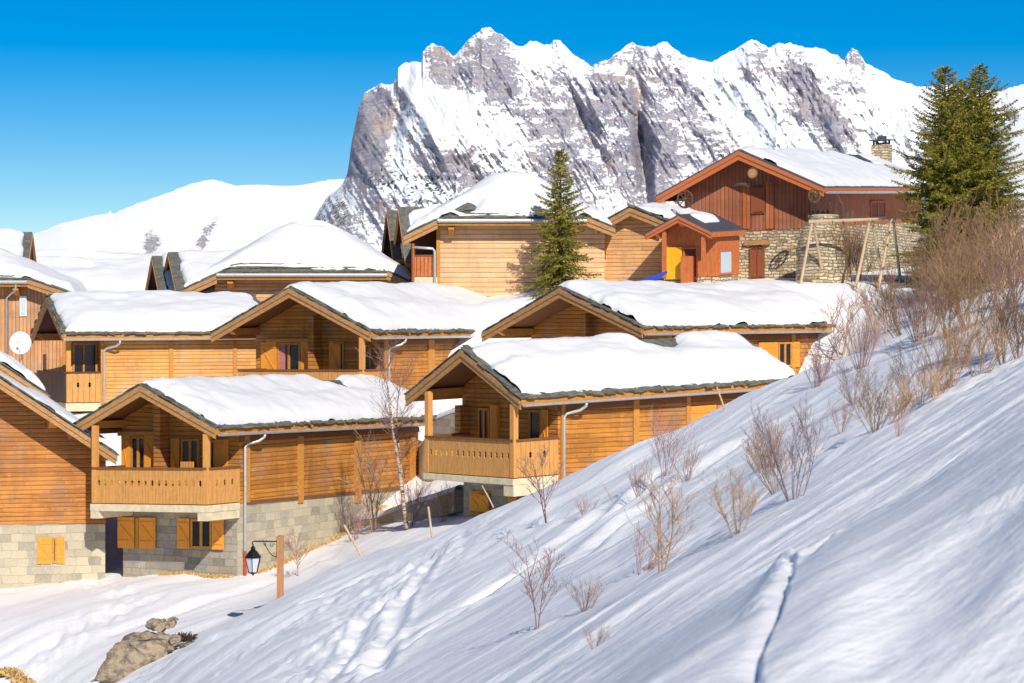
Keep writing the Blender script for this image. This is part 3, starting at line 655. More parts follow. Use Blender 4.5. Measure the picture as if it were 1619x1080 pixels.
# ---- C1: front left chalet
c = Chalet('snow-capped timber chalet on stone base behind the street lantern, balcony above four orange shutters', 'chalet', (340,680), (704,663), (108,681), 612, 76, 60, 921, og=1.75, os=.35, ob=1.3, os2=.8)
zf = c.zv(797, c.og, c.os)
c.roof(.40, bare=[(c.xs(515,c.W*.5), c.W*.5, .8, .9)], seed=3, pipe=c.xs(384))
c.walls(zf)
cb = MB(); cb.box(c.og+.02, c.L-c.ob-.02, c.os+.0, c.os+.1, c.zb-2, zf-.004); c.put('rendered_base_wall', cb, 'render_grey')
for u0, u1 in ((385,393),(470,478),(560,569),(648,655)): c.timber('s', u0, u1, 690, 795, .06)
c.timber('s', 388, 655, 795, 799, .05, name='sill_beam', mat='soffit', zz=(zf-.02, zf+.08))
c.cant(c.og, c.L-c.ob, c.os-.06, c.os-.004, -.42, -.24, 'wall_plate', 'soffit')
q = MB(); q.tube([(c.xs(384), c.os-.09, c.zb-.6), (c.xs(384), c.os-.09, c.zv(872, c.og, c.os))], .055, 8); c.put('red_pipe_foot', q, 'red_pipe')
# balcony
yl = c.yg(147, .08); zr0, zr1 = c.zv(798, 0, c.os), c.zv(743, 0, c.os)
c.cant(0.0, c.og, c.os-.03, yl+.06, zr0-.26, zr0-.03, 'balcony_slab', 'concrete', .015)
c.cant(0.02, c.og, c.os-.01, c.os+.35, zr0-.52, zr0-.262, 'slab_bracket', 'concrete'); c.cant(.02, c.og, yl-.3, yl+.05, zr0-.5, zr0-.262, 'slab_bracket', 'concrete')
c.railing((.08, c.os), (.08, yl), zr0, zr1); c.railing((c.og, c.os), (.12, c.os), zr0, zr1, bw=.2)
c.railing((.12, yl), (c.og, yl), zr0, zr1)
for y in (c.os+.07, yl-.07): c.cant(.03, .2, y-.085, y+.085, zr0, c.rz(y)-.32, 'balcony_post', c.m['post'])
c.cant(.06, .22, c.os+.16, yl-.16, -.16, -.34, 'tie_beam', 'trim_wood') if False else None
c.window('g', 208, 232, 690, 760, sh=[(194,207),(231,258)], lintel=True)
c.window('g', 288, 316, 694, 765, sh=[(272,285)], mull=True)
c.window('g', 333, 342, 696, 765, sh=[(342,362)], mull=False)
c.deep('g', 258, 268, 640, 765, .5, 'boards_orange', 'wall_return')
c.window('g', 216, 221, 819, 866, sh=[(188,214),(222,247)], mull=False, frame='trim_wood')
c.window('g', 303, 336, 821, 867, sh=[(282,301),(337,355)], mull=True)
ch = MB(); yc = c.yg(300, .9); 
for i in range(5): ch.box(.75, .8, yc-.25+i*.11, yc-.18+i*.11, zr0+.45, zr0+1.32)
ch.box(.72, 1.2, yc-.27, yc+.3, zr0+.4, zr0+.45)
for dx_, dy_ in ((.74,-.25),(1.15,-.25),(.74,.25),(1.15,.25)): ch.box(dx_, dx_+.05, yc+dy_, yc+dy_+.05, zr0-.02, zr0+.4)
o = c.put('garden_chair', ch, 'post_wood'); o.parent = None; o.matrix_world = c.root.matrix_basis.copy()
o.matrix_world = Matrix.Translation(c.root.location) @ Matrix.Rotation(c.a, 4, 'Z')
tag(o, 'slatted wooden chair showing its back above the balcony rail of the lantern-side chalet', 'chair')
c1 = c
# ---- C2: front right chalet
c = Chalet('timber chalet half buried by the snow slope, grey stone base and shaded balcony recess', 'chalet', (822,633), (1262,604), (642,628), 556, 71, 39, 815, og=1.75, os=.35, ob=1.0, os2=.6)
zf = c.zv(762, c.og, c.os)
c.roof(.42, bare=[(c.xs(1032, c.W*.5), c.W*.52, .95, .95)], seed=8, pipe=c.xs(889), bump=.12, pipe_end=c.zv(800, c.og, c.os))
c.walls(zf, side='boards_orange')
for u0, u1 in ((886,892),(1000,1009),(1084,1090)): c.timber('s', u0, u1, 640, 760, .06, zz=(zf, -.25))
c.cant(c.og, c.L-c.ob, c.os-.06, c.os-.004, -.42, -.24, 'wall_plate', 'soffit')
c.window('s', 1132, 1152, 640, 690, sh=[(1090,1130)], zbrace=True)
yl = c.yg(674, .08); zr0, zr1 = c.zv(756, 0, c.os), c.zv(699, 0, c.os)
c.cant(0, c.og, c.os-.03, yl+.06, zr0-.22, zr0-.03, 'balcony_slab', 'concrete', .015); c.cant(.03, c.og+.3, c.os-.02, c.os+.45, zr0-.55, zr0-.222, 'slab_bracket', 'concrete')
c.railing((.08, c.os), (.08, yl), zr0, zr1); c.railing((c.og, c.os), (.12, c.os), zr0, zr1, bw=.17, every=3); c.railing((.12, yl), (c.og, yl), zr0, zr1)
for y in (c.os+.07, yl-.07): c.cant(.03, .21, y-.09, y+.09, zr0, c.rz(y)-.32, 'balcony_post', c.m['post'])
c.deep('g', 733, 742, 640, 700, .35, 'boards_orange', 'wall_return'); c.deep('g', 779, 790, 640, 700, .12, 'shutter', 'door_leaf')
c.window('g', 758, 776, 645, 745, mull=True, name='glass_door'); c.window('g', 838, 858, 648, 715, sh=[(858,868)], mull=False)
c.window('g', 745, 775, 778, 812, sh=[(745,760),(760,775)], mull=False, shm='shutter'); c.window('g', 806, 820, 783, 815, sh=[(806,820)], mull=False)
c2 = c
# ---- M2, M3: the middle row, and M1 at its left end
c = Chalet('middle-row chalet with open gable balcony behind the front-left roof, red-and-white curtain in its window', 'chalet', (585,528), (876,524), (334,530), 458, 88, 60, 690, og=1.9, os=.35, ob=.6, os2=.7)
c.roof(.42, seed=12, pipe=c.xs(612), step=.12); zf = c.zv(640, c.og, c.os); c.walls(zf)
for u0, u1 in ((607,613),(676,685)): c.timber('s', u0, u1, 535, 640, .06, zz=(zf, -.25))
c.cant(c.og, c.L-c.ob, c.os-.06, c.os-.004, -.42, -.24, 'wall_plate', 'soffit')
yl = c.yg(377, .08); zr0, zr1 = c.zv(638, 0, c.os), c.zv(587, 0, c.os)
c.railing((.08, c.os), (.08, yl), zr0, zr1); c.railing((c.og, c.os), (.12, c.os), zr0, zr1); c.railing((.12, yl), (c.og, yl), zr0, zr1)
c.cant(0, c.og, c.os-.03, yl+.06, zr0-.22, zr0-.03, 'balcony_slab', 'concrete')
for y in (c.os+.07,): c.cant(.03, .2, y-.085, y+.085, zr0, c.rz(y)-.32, 'balcony_post', c.m['post'])
c.window('g', 440, 476, 542, 596, sh=[(414,439),(477,496)], lintel=True, curtain=True)
c.deep('g', 500, 509, 500, 600, .55, 'boards_orange', 'wall_return'); c.window('g', 527, 545, 540, 600, sh=[(522,540)], mull=False); c.window('g', 570, 588, 545, 600, mull=False)
m2 = c
c = Chalet('long-eaved middle-row chalet below the swing frame, its gable rising between two snow roofs', 'chalet', (1015,522), (1351,517), (762,529), 458, 85, 43, 650, og=1.9, os=.35, ob=1.2, os2=.7)
c.roof(.42, seed=15, pipe=c.xs(1040), step=.12); zf = c.zv(615, c.og, c.os); c.walls(zf)
for u0, u1 in ((1040,1047),(1110,1117),(1250,1256)): c.timber('s', u0, u1, 535, 640, .06, zz=(zf-.8, -.25))
c.cant(c.og, c.L-c.ob, c.os-.06, c.os-.004, -.42, -.24, 'wall_plate', 'soffit')
c.window('s', 1229, 1250, 541, 580, sh=[(1198,1228),(1251,1262)], mull=True)
c.window('g', 860, 905, 548, 600, lintel=True); c.deep('g', 931, 938, 495, 600, .4, 'boards_orange', 'wall_return')
c.cant(.03, .2, c.os, c.os+.17, -2.5, c.rz(.4)-.3, 'balcony_post', c.m['post'])
m3 = c
c = Chalet('pale-boarded end chalet of the middle row with dark open gable end and small corner balcony', 'chalet', (99,531), (440,529), (50,533), 473, 94, 19, 650, og=1.5, os=.4, ob=.5, os2=.6, mats=dict(wall='boards_honey', soffit='soffit_dark'))
c.roof(.42, seed=19, pipe=c.xs(164), step=.13, bump=.08); zf = c.zv(652, c.og, c.os); x0 = c.og; c.og = c.xs(160)
c.walls(zf); 
for u0, u1 in ((159,165),(267,274),(368,374)): c.timber('s', u0, u1, 545, 650, .06, zz=(zf, -.25))
zr0, zr1 = c.zv(636, 1, c.os), c.zv(590, 1, c.os); xb = c.xs(104)
c.cant(xb, c.og, c.os-.02, c.W-.7, zr0-.35, zr0-.03, 'balcony_slab', 'concrete')
c.railing((xb+.02, c.os-.03), (c.og, c.os-.03), zr0, zr1, bw=.22, hole=.6); c.railing((xb, c.os), (xb, c.W-.7), zr0, zr1, bw=.16, every=99, mat='brown_panel')
cs_ = c.A('s', 110); c.cant(xb+.02, xb+.2, c.os, c.os+.18, zr0, -.2, 'corner_post', 'post_wood')
c.og = c.xs(150); w_ = MB(); w_.box(c.xs(112), c.xs(159), c.os+.9, c.os+1.0, zr0, -.1); c.put('recess_wall', w_, 'boards_honey')
c.window('s', 116, 133, 552, 590, mull=False) if False else None
g_ = MB(); g_.box(c.xs(116,c.os+.9), c.xs(152,c.os+.9), c.os+.86, c.os+.89, zr0+.1, -.35); gd = c.put('glass_door', g_, 'glass')
f_ = MB()
for uu_ in (115, 131, 151): f_.box(c.xs(uu_,c.os+.8), c.xs(uu_+3,c.os+.8), c.os+.8, c.os+.858, zr0+.1, -.3)
f_.box(c.xs(115,c.os+.8), c.xs(154,c.os+.8), c.os+.79, c.os+.859, -.36, -.26); c.put('door_frame', f_, 'trim_wood', gd)
m1 = c
# ---- CL: left edge chalet, gable turned to the camera
c = Chalet('brown weathered chalet cut by the left edge of the frame, one orange-shuttered basement window', 'chalet', (184,722), (None,11), (-310,722), 562, 79, 105, 890, og=1.3, os=.22, ob=.5, os2=.8, mats=dict(wall='boards_brown'))
c.roof(.25, seed=23, thin_left=False, step=.14, x0s=.2, gutter=False); zf = c.zv(828, c.og, c.os); c.walls(zf, wall='boards_brown')
c.window('g', 82, 90, 850, 890, sh=[(59,81),(90,102)], mull=False); cl = c
b_ = MB(); b_.box(c.og-.02, c.og+.02, c.os+.02, c.W-c.os2-.02, c.zb-2, zf-.01); c.put('rendered_base_wall', b_, 'render_grey')
for u in (80,):
    y = c.yg(u); b_ = MB(); z = c.rz(y)-.1; b_.prism([(.1, z), (c.og, z), (c.og, z-.34), (.45, z-.34), (.1, z-.12)], 'y', y-.13, y+.13); c.put('purlin', b_, 'trim_wood')
c = Chalet('low chalet roof slope with thick snow at left edge, between dish chalet and brown chalet', 'chalet', (76,628), (None,8), (-330,632), 496, 84, 107, 760, og=1.3, os=.75, ob=.5, os2=.8, mats=dict(wall='boards_brown'))
c.roof(.42, seed=29, thin_left=False, step=.14, x0s=.12, gutter=False); c.walls(c.zv(700, c.og, c.os), wall='boards_brown')
# ---- background roofs seen end-on
def sliver(label, near, left, apex_v, right, Y, al, seed, mats=None, gv=520, snow=.35):
    c = Chalet(label, 'chalet', near, right, left, apex_v, Y, al, gv, og=.5, os=.35, ob=.3, os2=.5, mats=dict(wall='boards_brown', soffit='soffit_dark', barge='trim_grey', **(mats or {})))
    c.roof(snow, seed=seed, step=.15, x0s=.42, gutter=False, purlins=False, slates=False, barge=.22); c.walls(-1.4, base=True); return c
sliver('snowy chalet with dark slate gable end at left edge, sky behind its ridge', (42,440), (68,437), 366, (-260,440), 98, 176, 33) if False else None
sliver('narrow slate-edged chalet end beside the big flat snow roof, left of the pair', (252,466), (229,468), 408, (420,466), 112, 13.5, 35)
sliver('narrow slate-edged chalet end just left of the half-hipped snow roof, right of the pair', (280,468), (252,470), 402, (440,468), 109, 14, 36)
sliver('dark slate-edged gable end behind the wooden balcony, farther left of the two', (622,412), (602,416), 336, (760,412), 112, 9, 37)
sliver('dark slate-edged gable end next to the pale half-hipped chalet, nearer of the two', (642,418), (619,420), 331, (800,418), 108, 9, 38)
c = Chalet('broad low roof wholly under snow, bare slate streak below its ridge', 'chalet', (35,474), (300,476), (20,470), 405, 118, 14, 560, og=.5, os=.4, ob=.4, os2=.4, mats=dict(wall='boards_brown'))
c.roof(.4, bare=[(c.xs(125,c.W*.42), c.W*.43, 1.9, .32)], seed=41, step=.16, purlins=False); c.walls(-1.5)
# top-left: slope facing the camera whose far gable end shows on the right
c = Chalet('snowy chalet at the upper left edge with dark slate gable end against the sky', 'chalet', (-190,436), (42,438), (-159,434), 368, 109, 7, 560, og=.5, os=.4, ob=.45, os2=.5, mats=dict(wall='boards_vert'))
c.roof(.38, seed=44, step=.15, x1s=.3, purlins=False, slates=False, barge=.22); c.walls(-1.5)

# ------------------------------------------------------------------ half-hipped chalets (gable toward the camera, top clipped by a hip)
class HalfHip(Chalet):
    def __init__(s, label, HL, HR, EL, ER, top_v, Y, D, ground_v, og=.8, hipd=2.6, mats=None):
        s.N = P(CU, CV, Y); s.c, s.s, s.a, s.tx, s.ty = 1, 0, 0, 0, 0
        q = lambda p, y=Y: (P(p[0], p[1], y).x, P(p[0], p[1], y).z)
        s.HL, s.HR, s.EL, s.ER = q(HL), q(HR), q(EL), q(ER); s.D, s.hipd, s.og = D, hipd, og
        s.xc = (s.HL[0]+s.HR[0])/2; s.zh = (s.HL[1]+s.HR[1])/2
        s.kl = (s.HL[1]-s.EL[1])/(s.HL[0]-s.EL[0]); s.kr = (s.HR[1]-s.ER[1])/(s.ER[0]-s.HR[0])
        s.zt = (CV-top_v)/F*(Y+hipd); s.kl2 = (s.zt-s.EL[1])/(s.xc-.7-s.EL[0]); s.kr2 = (s.zt-s.ER[1])/(s.ER[0]-s.xc-.7)
        s.zb = (CV-ground_v)/F*Y; s.m = dict(wall='boards_pale', trim='trim_wood', soffit='soffit', base='render_grey', barge='trim_grey', post='post_wood', rail='rail_wood'); s.m.update(mats or {})
        s.root = empty('chalet', (0, Y, s.zb), 0, label, 'chalet'); s.Y = Y
    def put(s, name, mb, mat, parent=None, smooth=False, label=None, bevel=0):
        return mb.build(name, M[mat], parent or s.root, lambda p: (p[0], p[1], p[2]-s.zb), smooth, label, bevel)
    def rzz(s, X, Y):
        k = np.clip(Y/s.hipd, 0, 1)
        left = s.EL[1]+(X-s.EL[0])*(s.kl*(1-k)+s.kl2*k); right = s.ER[1]+(s.ER[0]-X)*(s.kr*(1-k)+s.kr2*k)
        return np.minimum(np.minimum(np.minimum(left, right), s.zh+(s.zt-s.zh)*Y/s.hipd), s.zt-.05*np.abs(X-s.xc))
    def build_roof(s, T, seed, bare=(), ridge_bump=()):
        r = random.Random(seed); x0, x1 = s.EL[0], s.ER[0]; nx, ny = 60, 20
        xs_ = np.unique(np.concatenate([np.linspace(x0, x1, nx), [s.HL[0], s.HR[0]]])); ys = np.unique(np.concatenate([np.linspace(0, s.hipd, 10), np.linspace(s.hipd, s.D, 5)]))
        m = MB(); nn = len(xs_)
        for off, fl in ((.1, False), (.0, True)):
            m.grid(nn, len(ys), lambda i, j: (xs_[i], ys[j], float(s.rzz(xs_[i], ys[j]))+off), fl)
        for i in range(nn-1):
            a = [(xs_[i+e], 0, float(s.rzz(xs_[i+e], 0))+o_) for e, o_ in ((0,0),(1,0),(1,.1),(0,.1))]; m.add(a, [(0,1,2,3)])
        x = x0
        while x < x1:
            w_ = r.uniform(.28, .55)
            for row in range(3):
                zc = float(s.rzz(min(x+w_/2, x1), row*.2)); zl_ = float(s.rzz(x, row*.2)); zr_ = float(s.rzz(min(x+w_, x1), row*.2)); j_ = r.uniform(0, .035)+row*.02
                a = [(x, row*.2-.03, zl_+.09+j_), (min(x+w_, x1), row*.2-.03+r.uniform(-.03,.03), zr_+.09+j_), (min(x+w_, x1), row*.2+.35, zr_+.12+j_), (x, row*.2+.35, zl_+.12+j_)]
                m.hexa(a, [(p[0], p[1], p[2]+.045) for p in a])
            x += w_
        s.put('roof', m, 'slate')
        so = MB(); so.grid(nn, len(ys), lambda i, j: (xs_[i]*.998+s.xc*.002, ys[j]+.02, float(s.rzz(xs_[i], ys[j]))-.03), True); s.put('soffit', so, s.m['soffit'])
        for a, b in ((s.EL, s.HL), (s.HR, s.ER)):
            t = MB(); t.prism([(a[0], a[1]-.3), (b[0], b[1]-.3), (b[0], b[1]+.03), (a[0], a[1]+.03)], 'y', -.03, .03); t.prism([(a[0], a[1]-.12), (b[0], b[1]-.12), (b[0], b[1]+.05), (a[0], a[1]+.05)], 'y', -.08, -.031); s.put('bargeboard', t, s.m['barge'])
        t = MB(); t.box(s.HL[0]+.01, s.HR[0]-.01, -.04, .02, s.zh-.22, s.zh+.02); s.put('fascia', t, s.m['trim'])
        g = MB(); g.tube([(s.HL[0], -.11, s.zh-.03), (s.HR[0], -.11, s.zh-.03)], .08, 8); s.put('gutter', g, 'zinc')
        for e in (s.HL[0]+.55, s.HR[0]-.55):
            p = MB(); z = s.zh-.28; p.prism([(.08, z), (s.og+.1, z), (s.og+.1, z-.32), (.4, z-.32), (.08, z-.1)], 'x', e-.12, e+.12)
            p.v = [(q[1] if False else q[0], q[1], q[2]) for q in p.v]; s.put('purlin', p, s.m['trim'])
        # snow
        in0 = .1; X1 = np.unique(np.concatenate([x0+in0+np.array([-.02,0,.02,.06,.12,.2,.3]), np.linspace(x0+.5, x1-.5, int((x1-x0)/.13)), x1-in0-np.array([.3,.2,.12,.06,.02,0,-.02])]))
        Y1 = np.unique(np.concatenate([.12+np.array([-.02,0,.02,.06,.12,.2,.3]), np.linspace(.55, s.D-.1, int(s.D/.16))]))
        X, Y = np.meshgrid(X1, Y1); sd_ = seed*5
        d = np.minimum(np.minimum(X-x0-in0, x1-in0-X), Y-.12+.12*fbm(X/.5, Y*0, sd_+7, 3)); e = np.clip(d/.4, 0, 1)
        th = T*(1+.4*fbm(X/2, Y/2, sd_, 3))*np.sqrt(np.clip(1-(1-e)**2, 0, 1))+fbm(X/.5, Y/.5, sd_+2, 3)*.05*e
        ker = 0; acc = 0
        for ox, oy, wk in ((0,0,2),(.5,0,1),(-.5,0,1),(0,.5,1),(0,-.5,1),(.9,.4,.6),(-.9,.4,.6)): acc = acc+wk*s.rzz(np.clip(X+ox, x0, x1), np.clip(Y+oy, 0, s.D)); ker += wk
        zs = acc/ker; zr = s.rzz(X, Y); zz = np.where(e > .7, np.minimum(zs+.1, zr+.3), zr)
        for (u, v, ru, rv, amt) in bare:
            yb = s.hipd*.5; bx = P(u, v, s.Y+yb).x; 
            q_ = np.exp(-(((X-bx)/ru)**2+((Y-rv)/.45)**2)**1.5); th = th-q_*amt
        zz = zr+(zz-zr)*e
        Z = zz+.08+th; Z = np.where(d <= 0, zr-.06, Z)
        np_mesh('roof_snow', np.stack([X, Y, Z-s.zb], -1).reshape(-1, 3), len(X1), len(Y1), M['snow'], s.root)
    def wall(s, uL, uR, name='front_wall', y=None, th=.2):
        y = s.og if y is None else y; k = s.Y+y; xl, xr = (uL-CU)/F*k, (uR-CU)/F*k
        pts = [(xl, s.zb-1), (xr, s.zb-1), (xr, float(s.rzz(xr, 0))-.1)]+([(s.HR[0], s.zh-.1)] if xr > s.HR[0] else [])+([(s.HL[0], s.zh-.1)] if xl < s.HL[0] else [])+[(xl, float(s.rzz(xl, 0))-.1)]
        m = MB(); m.prism(pts, 'y', y, s.D-.3); s.put(name, m, s.m['wall']); s.xl, s.xr, s.wy = xl, xr, y
    def strip(s, name, u0, u1, v0, v1, y0, y1, mat, parent=None, bevel=0):
        k = s.Y+y0; m = MB(); m.box((u0-CU)/F*k, (u1-CU)/F*k, y0, y1, (CV-v1)/F*k, (CV-v0)/F*k); return s.put(name, m, mat, parent, bevel=bevel)
b = HalfHip('half-hipped chalet deep in snow, only its eaves and pale top boards above the middle-row roof', (343,437), (612,431), (285,463), (652,451), 364, 103, 11, 560, mats=dict(wall='boards_tan'))
b.build_roof(.32, 51, bare=[(383,390,.7,3.0,.9),(500,378,1.0,2.9,.7),(420,430,2.2,.25,.35)]); b.wall(340, 640)
rp = MB(); rp.hexa([(P(458,362,103).x, 2.55, P(0,368,105.6).z), (P(492,362,103).x, 2.55, P(0,382,105.6).z), (P(492,362,103).x, 2.75, P(0,382,105.6).z), (P(458,362,103).x, 2.75, P(0,368,105.6).z)], [(P(462,362,103).x, 2.5, P(0,361,105.6).z), (P(500,362,103).x, 2.5, P(0,377,105.6).z), (P(500,362,103).x, 2.8, P(0,377,105.6).z), (P(462,362,103).x, 2.8, P(0,361,105.6).z)]); b.put('ridge_board', rp, 'trim_wood')
b1 = b
b = HalfHip('half-hipped chalet of pale new boards behind the centre spruce, balcony at its left corner', (692,350), (928,346), (638,376), (973,364), 289, 99, 12, 500)
b.build_roof(.33, 57, bare=[(735,335,.8,.7,.6),(870,338,.8,.6,.35)]); b.wall(690, 956)
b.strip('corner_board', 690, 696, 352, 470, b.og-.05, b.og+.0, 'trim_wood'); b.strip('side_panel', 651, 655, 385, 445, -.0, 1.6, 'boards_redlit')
bx0, bx1 = P(653,0,99.2).x, P(689,0,99.2).x
def zY(v, y): return (CV-v)/F*(99+y)
m = MB()
n = 6
for i in range(n):
    xa = bx0+(bx1-bx0)*i/n; xb = bx0+(bx1-bx0)*(i+1)/n-.02; m.box(xa, xb, .2, .24, zY(437,.2), zY(405,.2))
o = b.put('balcony_railing', m, 'orange_paint'); h_ = MB(); h_.box(bx0, bx1, .17, .27, zY(405,.2), zY(403,.2)); b.put('handrail', h_, 'soffit', o)
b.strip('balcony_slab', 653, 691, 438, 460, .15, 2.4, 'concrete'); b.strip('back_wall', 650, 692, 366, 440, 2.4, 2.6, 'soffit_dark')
q = MB(); q.tube([P(649,390,0).lerp(P(649,390,0),0) if False else (P(652,0,99).x, .05, zY(391,0)), (P(684,0,99).x, .1, zY(393,0)), (P(687,0,99).x, .1, zY(397,0)), (P(687,0,99).x, .1, zY(470,0))], .06, 8); b.put('downpipe', q, 'zinc', smooth=True)
b2 = b
b = HalfHip('chalet with satellite dish at the left edge, tall vertical boards under a slate rake', (-170,446), (44,444), (-230,470), (122,470), 400, 104, 3.6, 640, mats=dict(wall='boards_vert'), og=.7)
b.build_roof(.3, 61); b.wall(-200, 106)
b.strip('corner_board', 68, 73, 560, 640, b.og-.06, b.og-.01, 'soffit_dark'); b.strip('corner_board', 99, 104, 460, 600, b.og-.06, b.og-.01, 'trim_wood')
f = b.strip('window', 31, 42, 468, 500, b.og-.06, b.og-.005, 'white'); b.strip('window_pane', 33, 40, 471, 497, b.og-.08, b.og-.061, 'lace', f)
q = MB(); q.tube([(P(26,0,104).x, -.1, b.zh-.05), (P(24,0,104).x, .1, b.zh-.35), (P(11,0,104.6).x, b.og-.1, b.zh-.7), (P(11,0,104.6).x, b.og-.1, b.zh-3.4)], .05, 8); b.put('downpipe', q, 'zinc', smooth=True)
dch = b
# ------------------------------------------------------------------ annex, porch, red house
c = Chalet('small board-clad annex with snowy gable between the pale chalet and the orange porch', 'annex', (1050,352), (1120,352), (943,360), 330, 98.5, 64, 470, og=.5, os=.2, ob=.3, os2=.15, mats=dict(wall='boards_tan'))
c.roof(.3, seed=71, step=.12, gutter=False, x0s=.2); c.walls(c.zb, base=False); an = c
c = Chalet('orange-painted entrance porch with yellow shutter beside the red house', 'porch', (1125,369), (1178,366), (1021,372), 343, 95.5, 62, 452, og=.9, os=.15, ob=.25, os2=.35, mats=dict(wall='orange_paint', trim='orange_paint', barge='red_trim', roof='slate_dark', soffit='soffit_dark', base='stone_rubble'))
c.roof(0, slates=False, gutter=False, barge=.22, seed=73); zf = c.zv(437, c.og, c.os); c.walls(zf, base=True)
# thin blanket of snow lying on the back half of the porch roof
c.snow(.26, [(c.L, 0, 1.0, 1.0)], False, 75, .75, .3, .1, .03, True, y0s=c.W*.22)
c.window('g', 1081, 1104, 391, 440, frame='orange_paint', mull=False, name='door', shm='yellow', sh=[(1054,1079)], zbrace=False, pane='soffit_dark')
c.window('s', 1136, 1156, 394, 434, frame='orange_paint', mull=False, pane='lace')
for u in (1050,1112): c.cant(.1, .24, c.yg(u,.15)-.07, c.yg(u,.15)+.07, zf, c.rz(c.yg(u,.15))-.2, 'porch_post', 'orange_paint')
c.deep('g', 1084, 1099, 405, 447, .5, 'orange_paint', 'door_leaf'); po = c
c = Chalet('red-brown house on rubble stone ground floor with chimney, upper right', 'house', (1302,299), (1490,299), (1037,313), 240, 99.5, 66, 448, og=1.1, os=.9, ob=.6, os2=.9, mats=dict(wall='boards_red', trim='red_trim', barge='red_trim', roof='slate_dark', soffit='soffit_dark', base='stone_rubble'))
c.roof(.3, bare=[(c.xs(1372, c.W*.36), c.W*.44, 1.7, 1.1)], seed=77, slates=False, barge=.34, step=.13, x0s=.3, bump=.03)
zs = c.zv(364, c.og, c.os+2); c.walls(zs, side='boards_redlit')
for e in (.28, .72): y = c.W*e
c.window('g', 1188, 1210, 294, 337, frame='shutter_brown', mull=False, sh=[(1188,1199),(1199,1210)], shm='shutter_brown', zbrace=False)
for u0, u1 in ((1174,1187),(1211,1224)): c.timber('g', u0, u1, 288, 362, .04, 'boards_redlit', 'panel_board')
c.window('g', 1186, 1209, 392, 440, frame='shutter_brown', mull=False, sh=[(1186,1197),(1198,1209)], shm='shutter_brown', zbrace=False, name='door')
c.timber('g', 1177, 1218, 381, 388, .12, 'trim_grey', 'lintel')
f = c.window('s', 1375, 1398, 318, 345, frame='red_trim', mull=True, pane='shutter_brown')
sk = MB(); sk.box(c.og+.01, c.L-c.ob-.01, c.os-.02, c.os+.02, c.zb-2, zs+.02); c.put('stone_plinth', sk, 'stone_rubble')
# chimney
xq, yq = c.xs(1394, c.W*.42), c.W*.42; zc0 = c.rz(yq)-.1; zt_ = c.zv(229, xq, yq); m = MB(); w1 = .46
m.prism([(xq-w1, yq-.4), (xq+w1, yq-.4), (xq+w1, yq+.4), (xq-w1, yq+.4)], 'z', zc0, zt_); chm = c.put('chimney', m, 'stone_rubble', c.rf)
m = MB(); 
for a_ in (-.36, .3): 
    for b_ in (-.33, .27): m.box(xq+a_, xq+a_+.09, yq+b_, yq+b_+.09, zt_-.0, zt_+.2)
m.box(xq-.28, xq+.28, yq-.24, yq+.24, zt_, zt_+.1); m.box(xq-.6, xq+.6, yq-.5, yq+.5, zt_+.2, zt_+.25); m.box(xq-.14, xq+.2, yq-.2, yq+.2, zt_+.251, zt_+.43)
c.put('chimney_cap', m, 'slate_dark', c.rf)
rh = c
# rubble oven stack at the corner of the house
bo = P(1302, 0, 97.6); zt_ = (CV-341)/F*97.6; zg_ = (CV-449)/F*97.6
Ht = zt_-zg_; prof = [(1.25, -1.0), (1.12, .0), (1.1, Ht*.35), (1.08, Ht*.5), (1.0, Ht*.66), (.88, Ht*.78), (.7, Ht*.88), (.6, Ht*.93), (.62, Ht*.96), (.6, Ht-.03), (.3, Ht)]
ob_ = MB(); ob_.lathe((0, 0, 0), [(r_, z) for r_, z in prof if True], 26); stk = empty('oven_stack', (bo.x, 97.6, zg_), 0, 'round rubble-stone oven stack bulging from the corner of the red house', 'stone oven')
for i_, p_ in enumerate(ob_.v):
    k_ = 1+.12*float(fbm(p_[2]/.35, math.atan2(p_[1], p_[0])*1.7, 9, 3)); ob_.v[i_] = (p_[0]*k_, p_[1]*k_, p_[2])
o = ob_.build('stack_body', M['stone_rubble'], stk, smooth=False)
l_ = MB(); l_.lathe((0,0,zt_-zg_-.02), [(.64,0),(.6,.04),(.3,.07)], 26); l_.build('stack_cap', M['concrete'], stk)
# ------------------------------------------------------------------ street lantern
def at_ground(u, v, Y=None): return ground_pt(u, v, Y=Y)
Yl = 65.5; g = P(443, 958, Yl); g.z = min(g.z, gz(g.x, g.y))
lan = empty('street_lamp', g, 0, 'wooden post with a black wrought-iron bracket and hanging glass lantern', 'street lamp')
H = (CV-848)/F*Yl-g.z; px = Yl/F
def LZ(v): return (CV-v)/F*Yl-g.z
m = MB(); m.box(-.085, .085, -.085, .085, -.3, H); m.add([(-.085,-.085,H+.001),(.085,-.085,H+.001),(.085,.085,H+.001),(-.085,.085,H+.001),(0,0,H+.05)], [(0,1,4),(1,2,4),(2,3,4),(3,0,4)]); m.build('post', M['lamp_post'], lan, bevel=.008)
x1 = -43*px; zb_ = LZ(856)
m = MB(); m.tube([(-.08,0,zb_),(x1,0,zb_),(x1-.02,0,zb_-.04),(x1,0,zb_-.1)], .018, 6); m.box(-.1,-.085,-.03,.03,zb_-.45,zb_+.12)
sp = [(-.1+ (-.32)*t, 0, zb_-.42+.36*t+ -.1*math.sin(t*3.14)) for t in [i/8 for i in range(9)]]; m.tube(sp, .011, 5)
for cx_, cz_, r0, sg in ((-.22,-.1,.075,1),(-.42,-.075,.05,-1)):
    m.tube([(cx_+sg*r0*(1-i/16)*math.cos(i*.7), 0, zb_+cz_+r0*(1-i/16)*math.sin(i*.7)) for i in range(13)], .008, 4)
for i in range(4): m.tube([(x1+.05+i*.1,0,zb_+.0),(x1+.06+i*.1,0,zb_+.035),(x1+.09+i*.1,0,zb_+.02)], .007, 4)
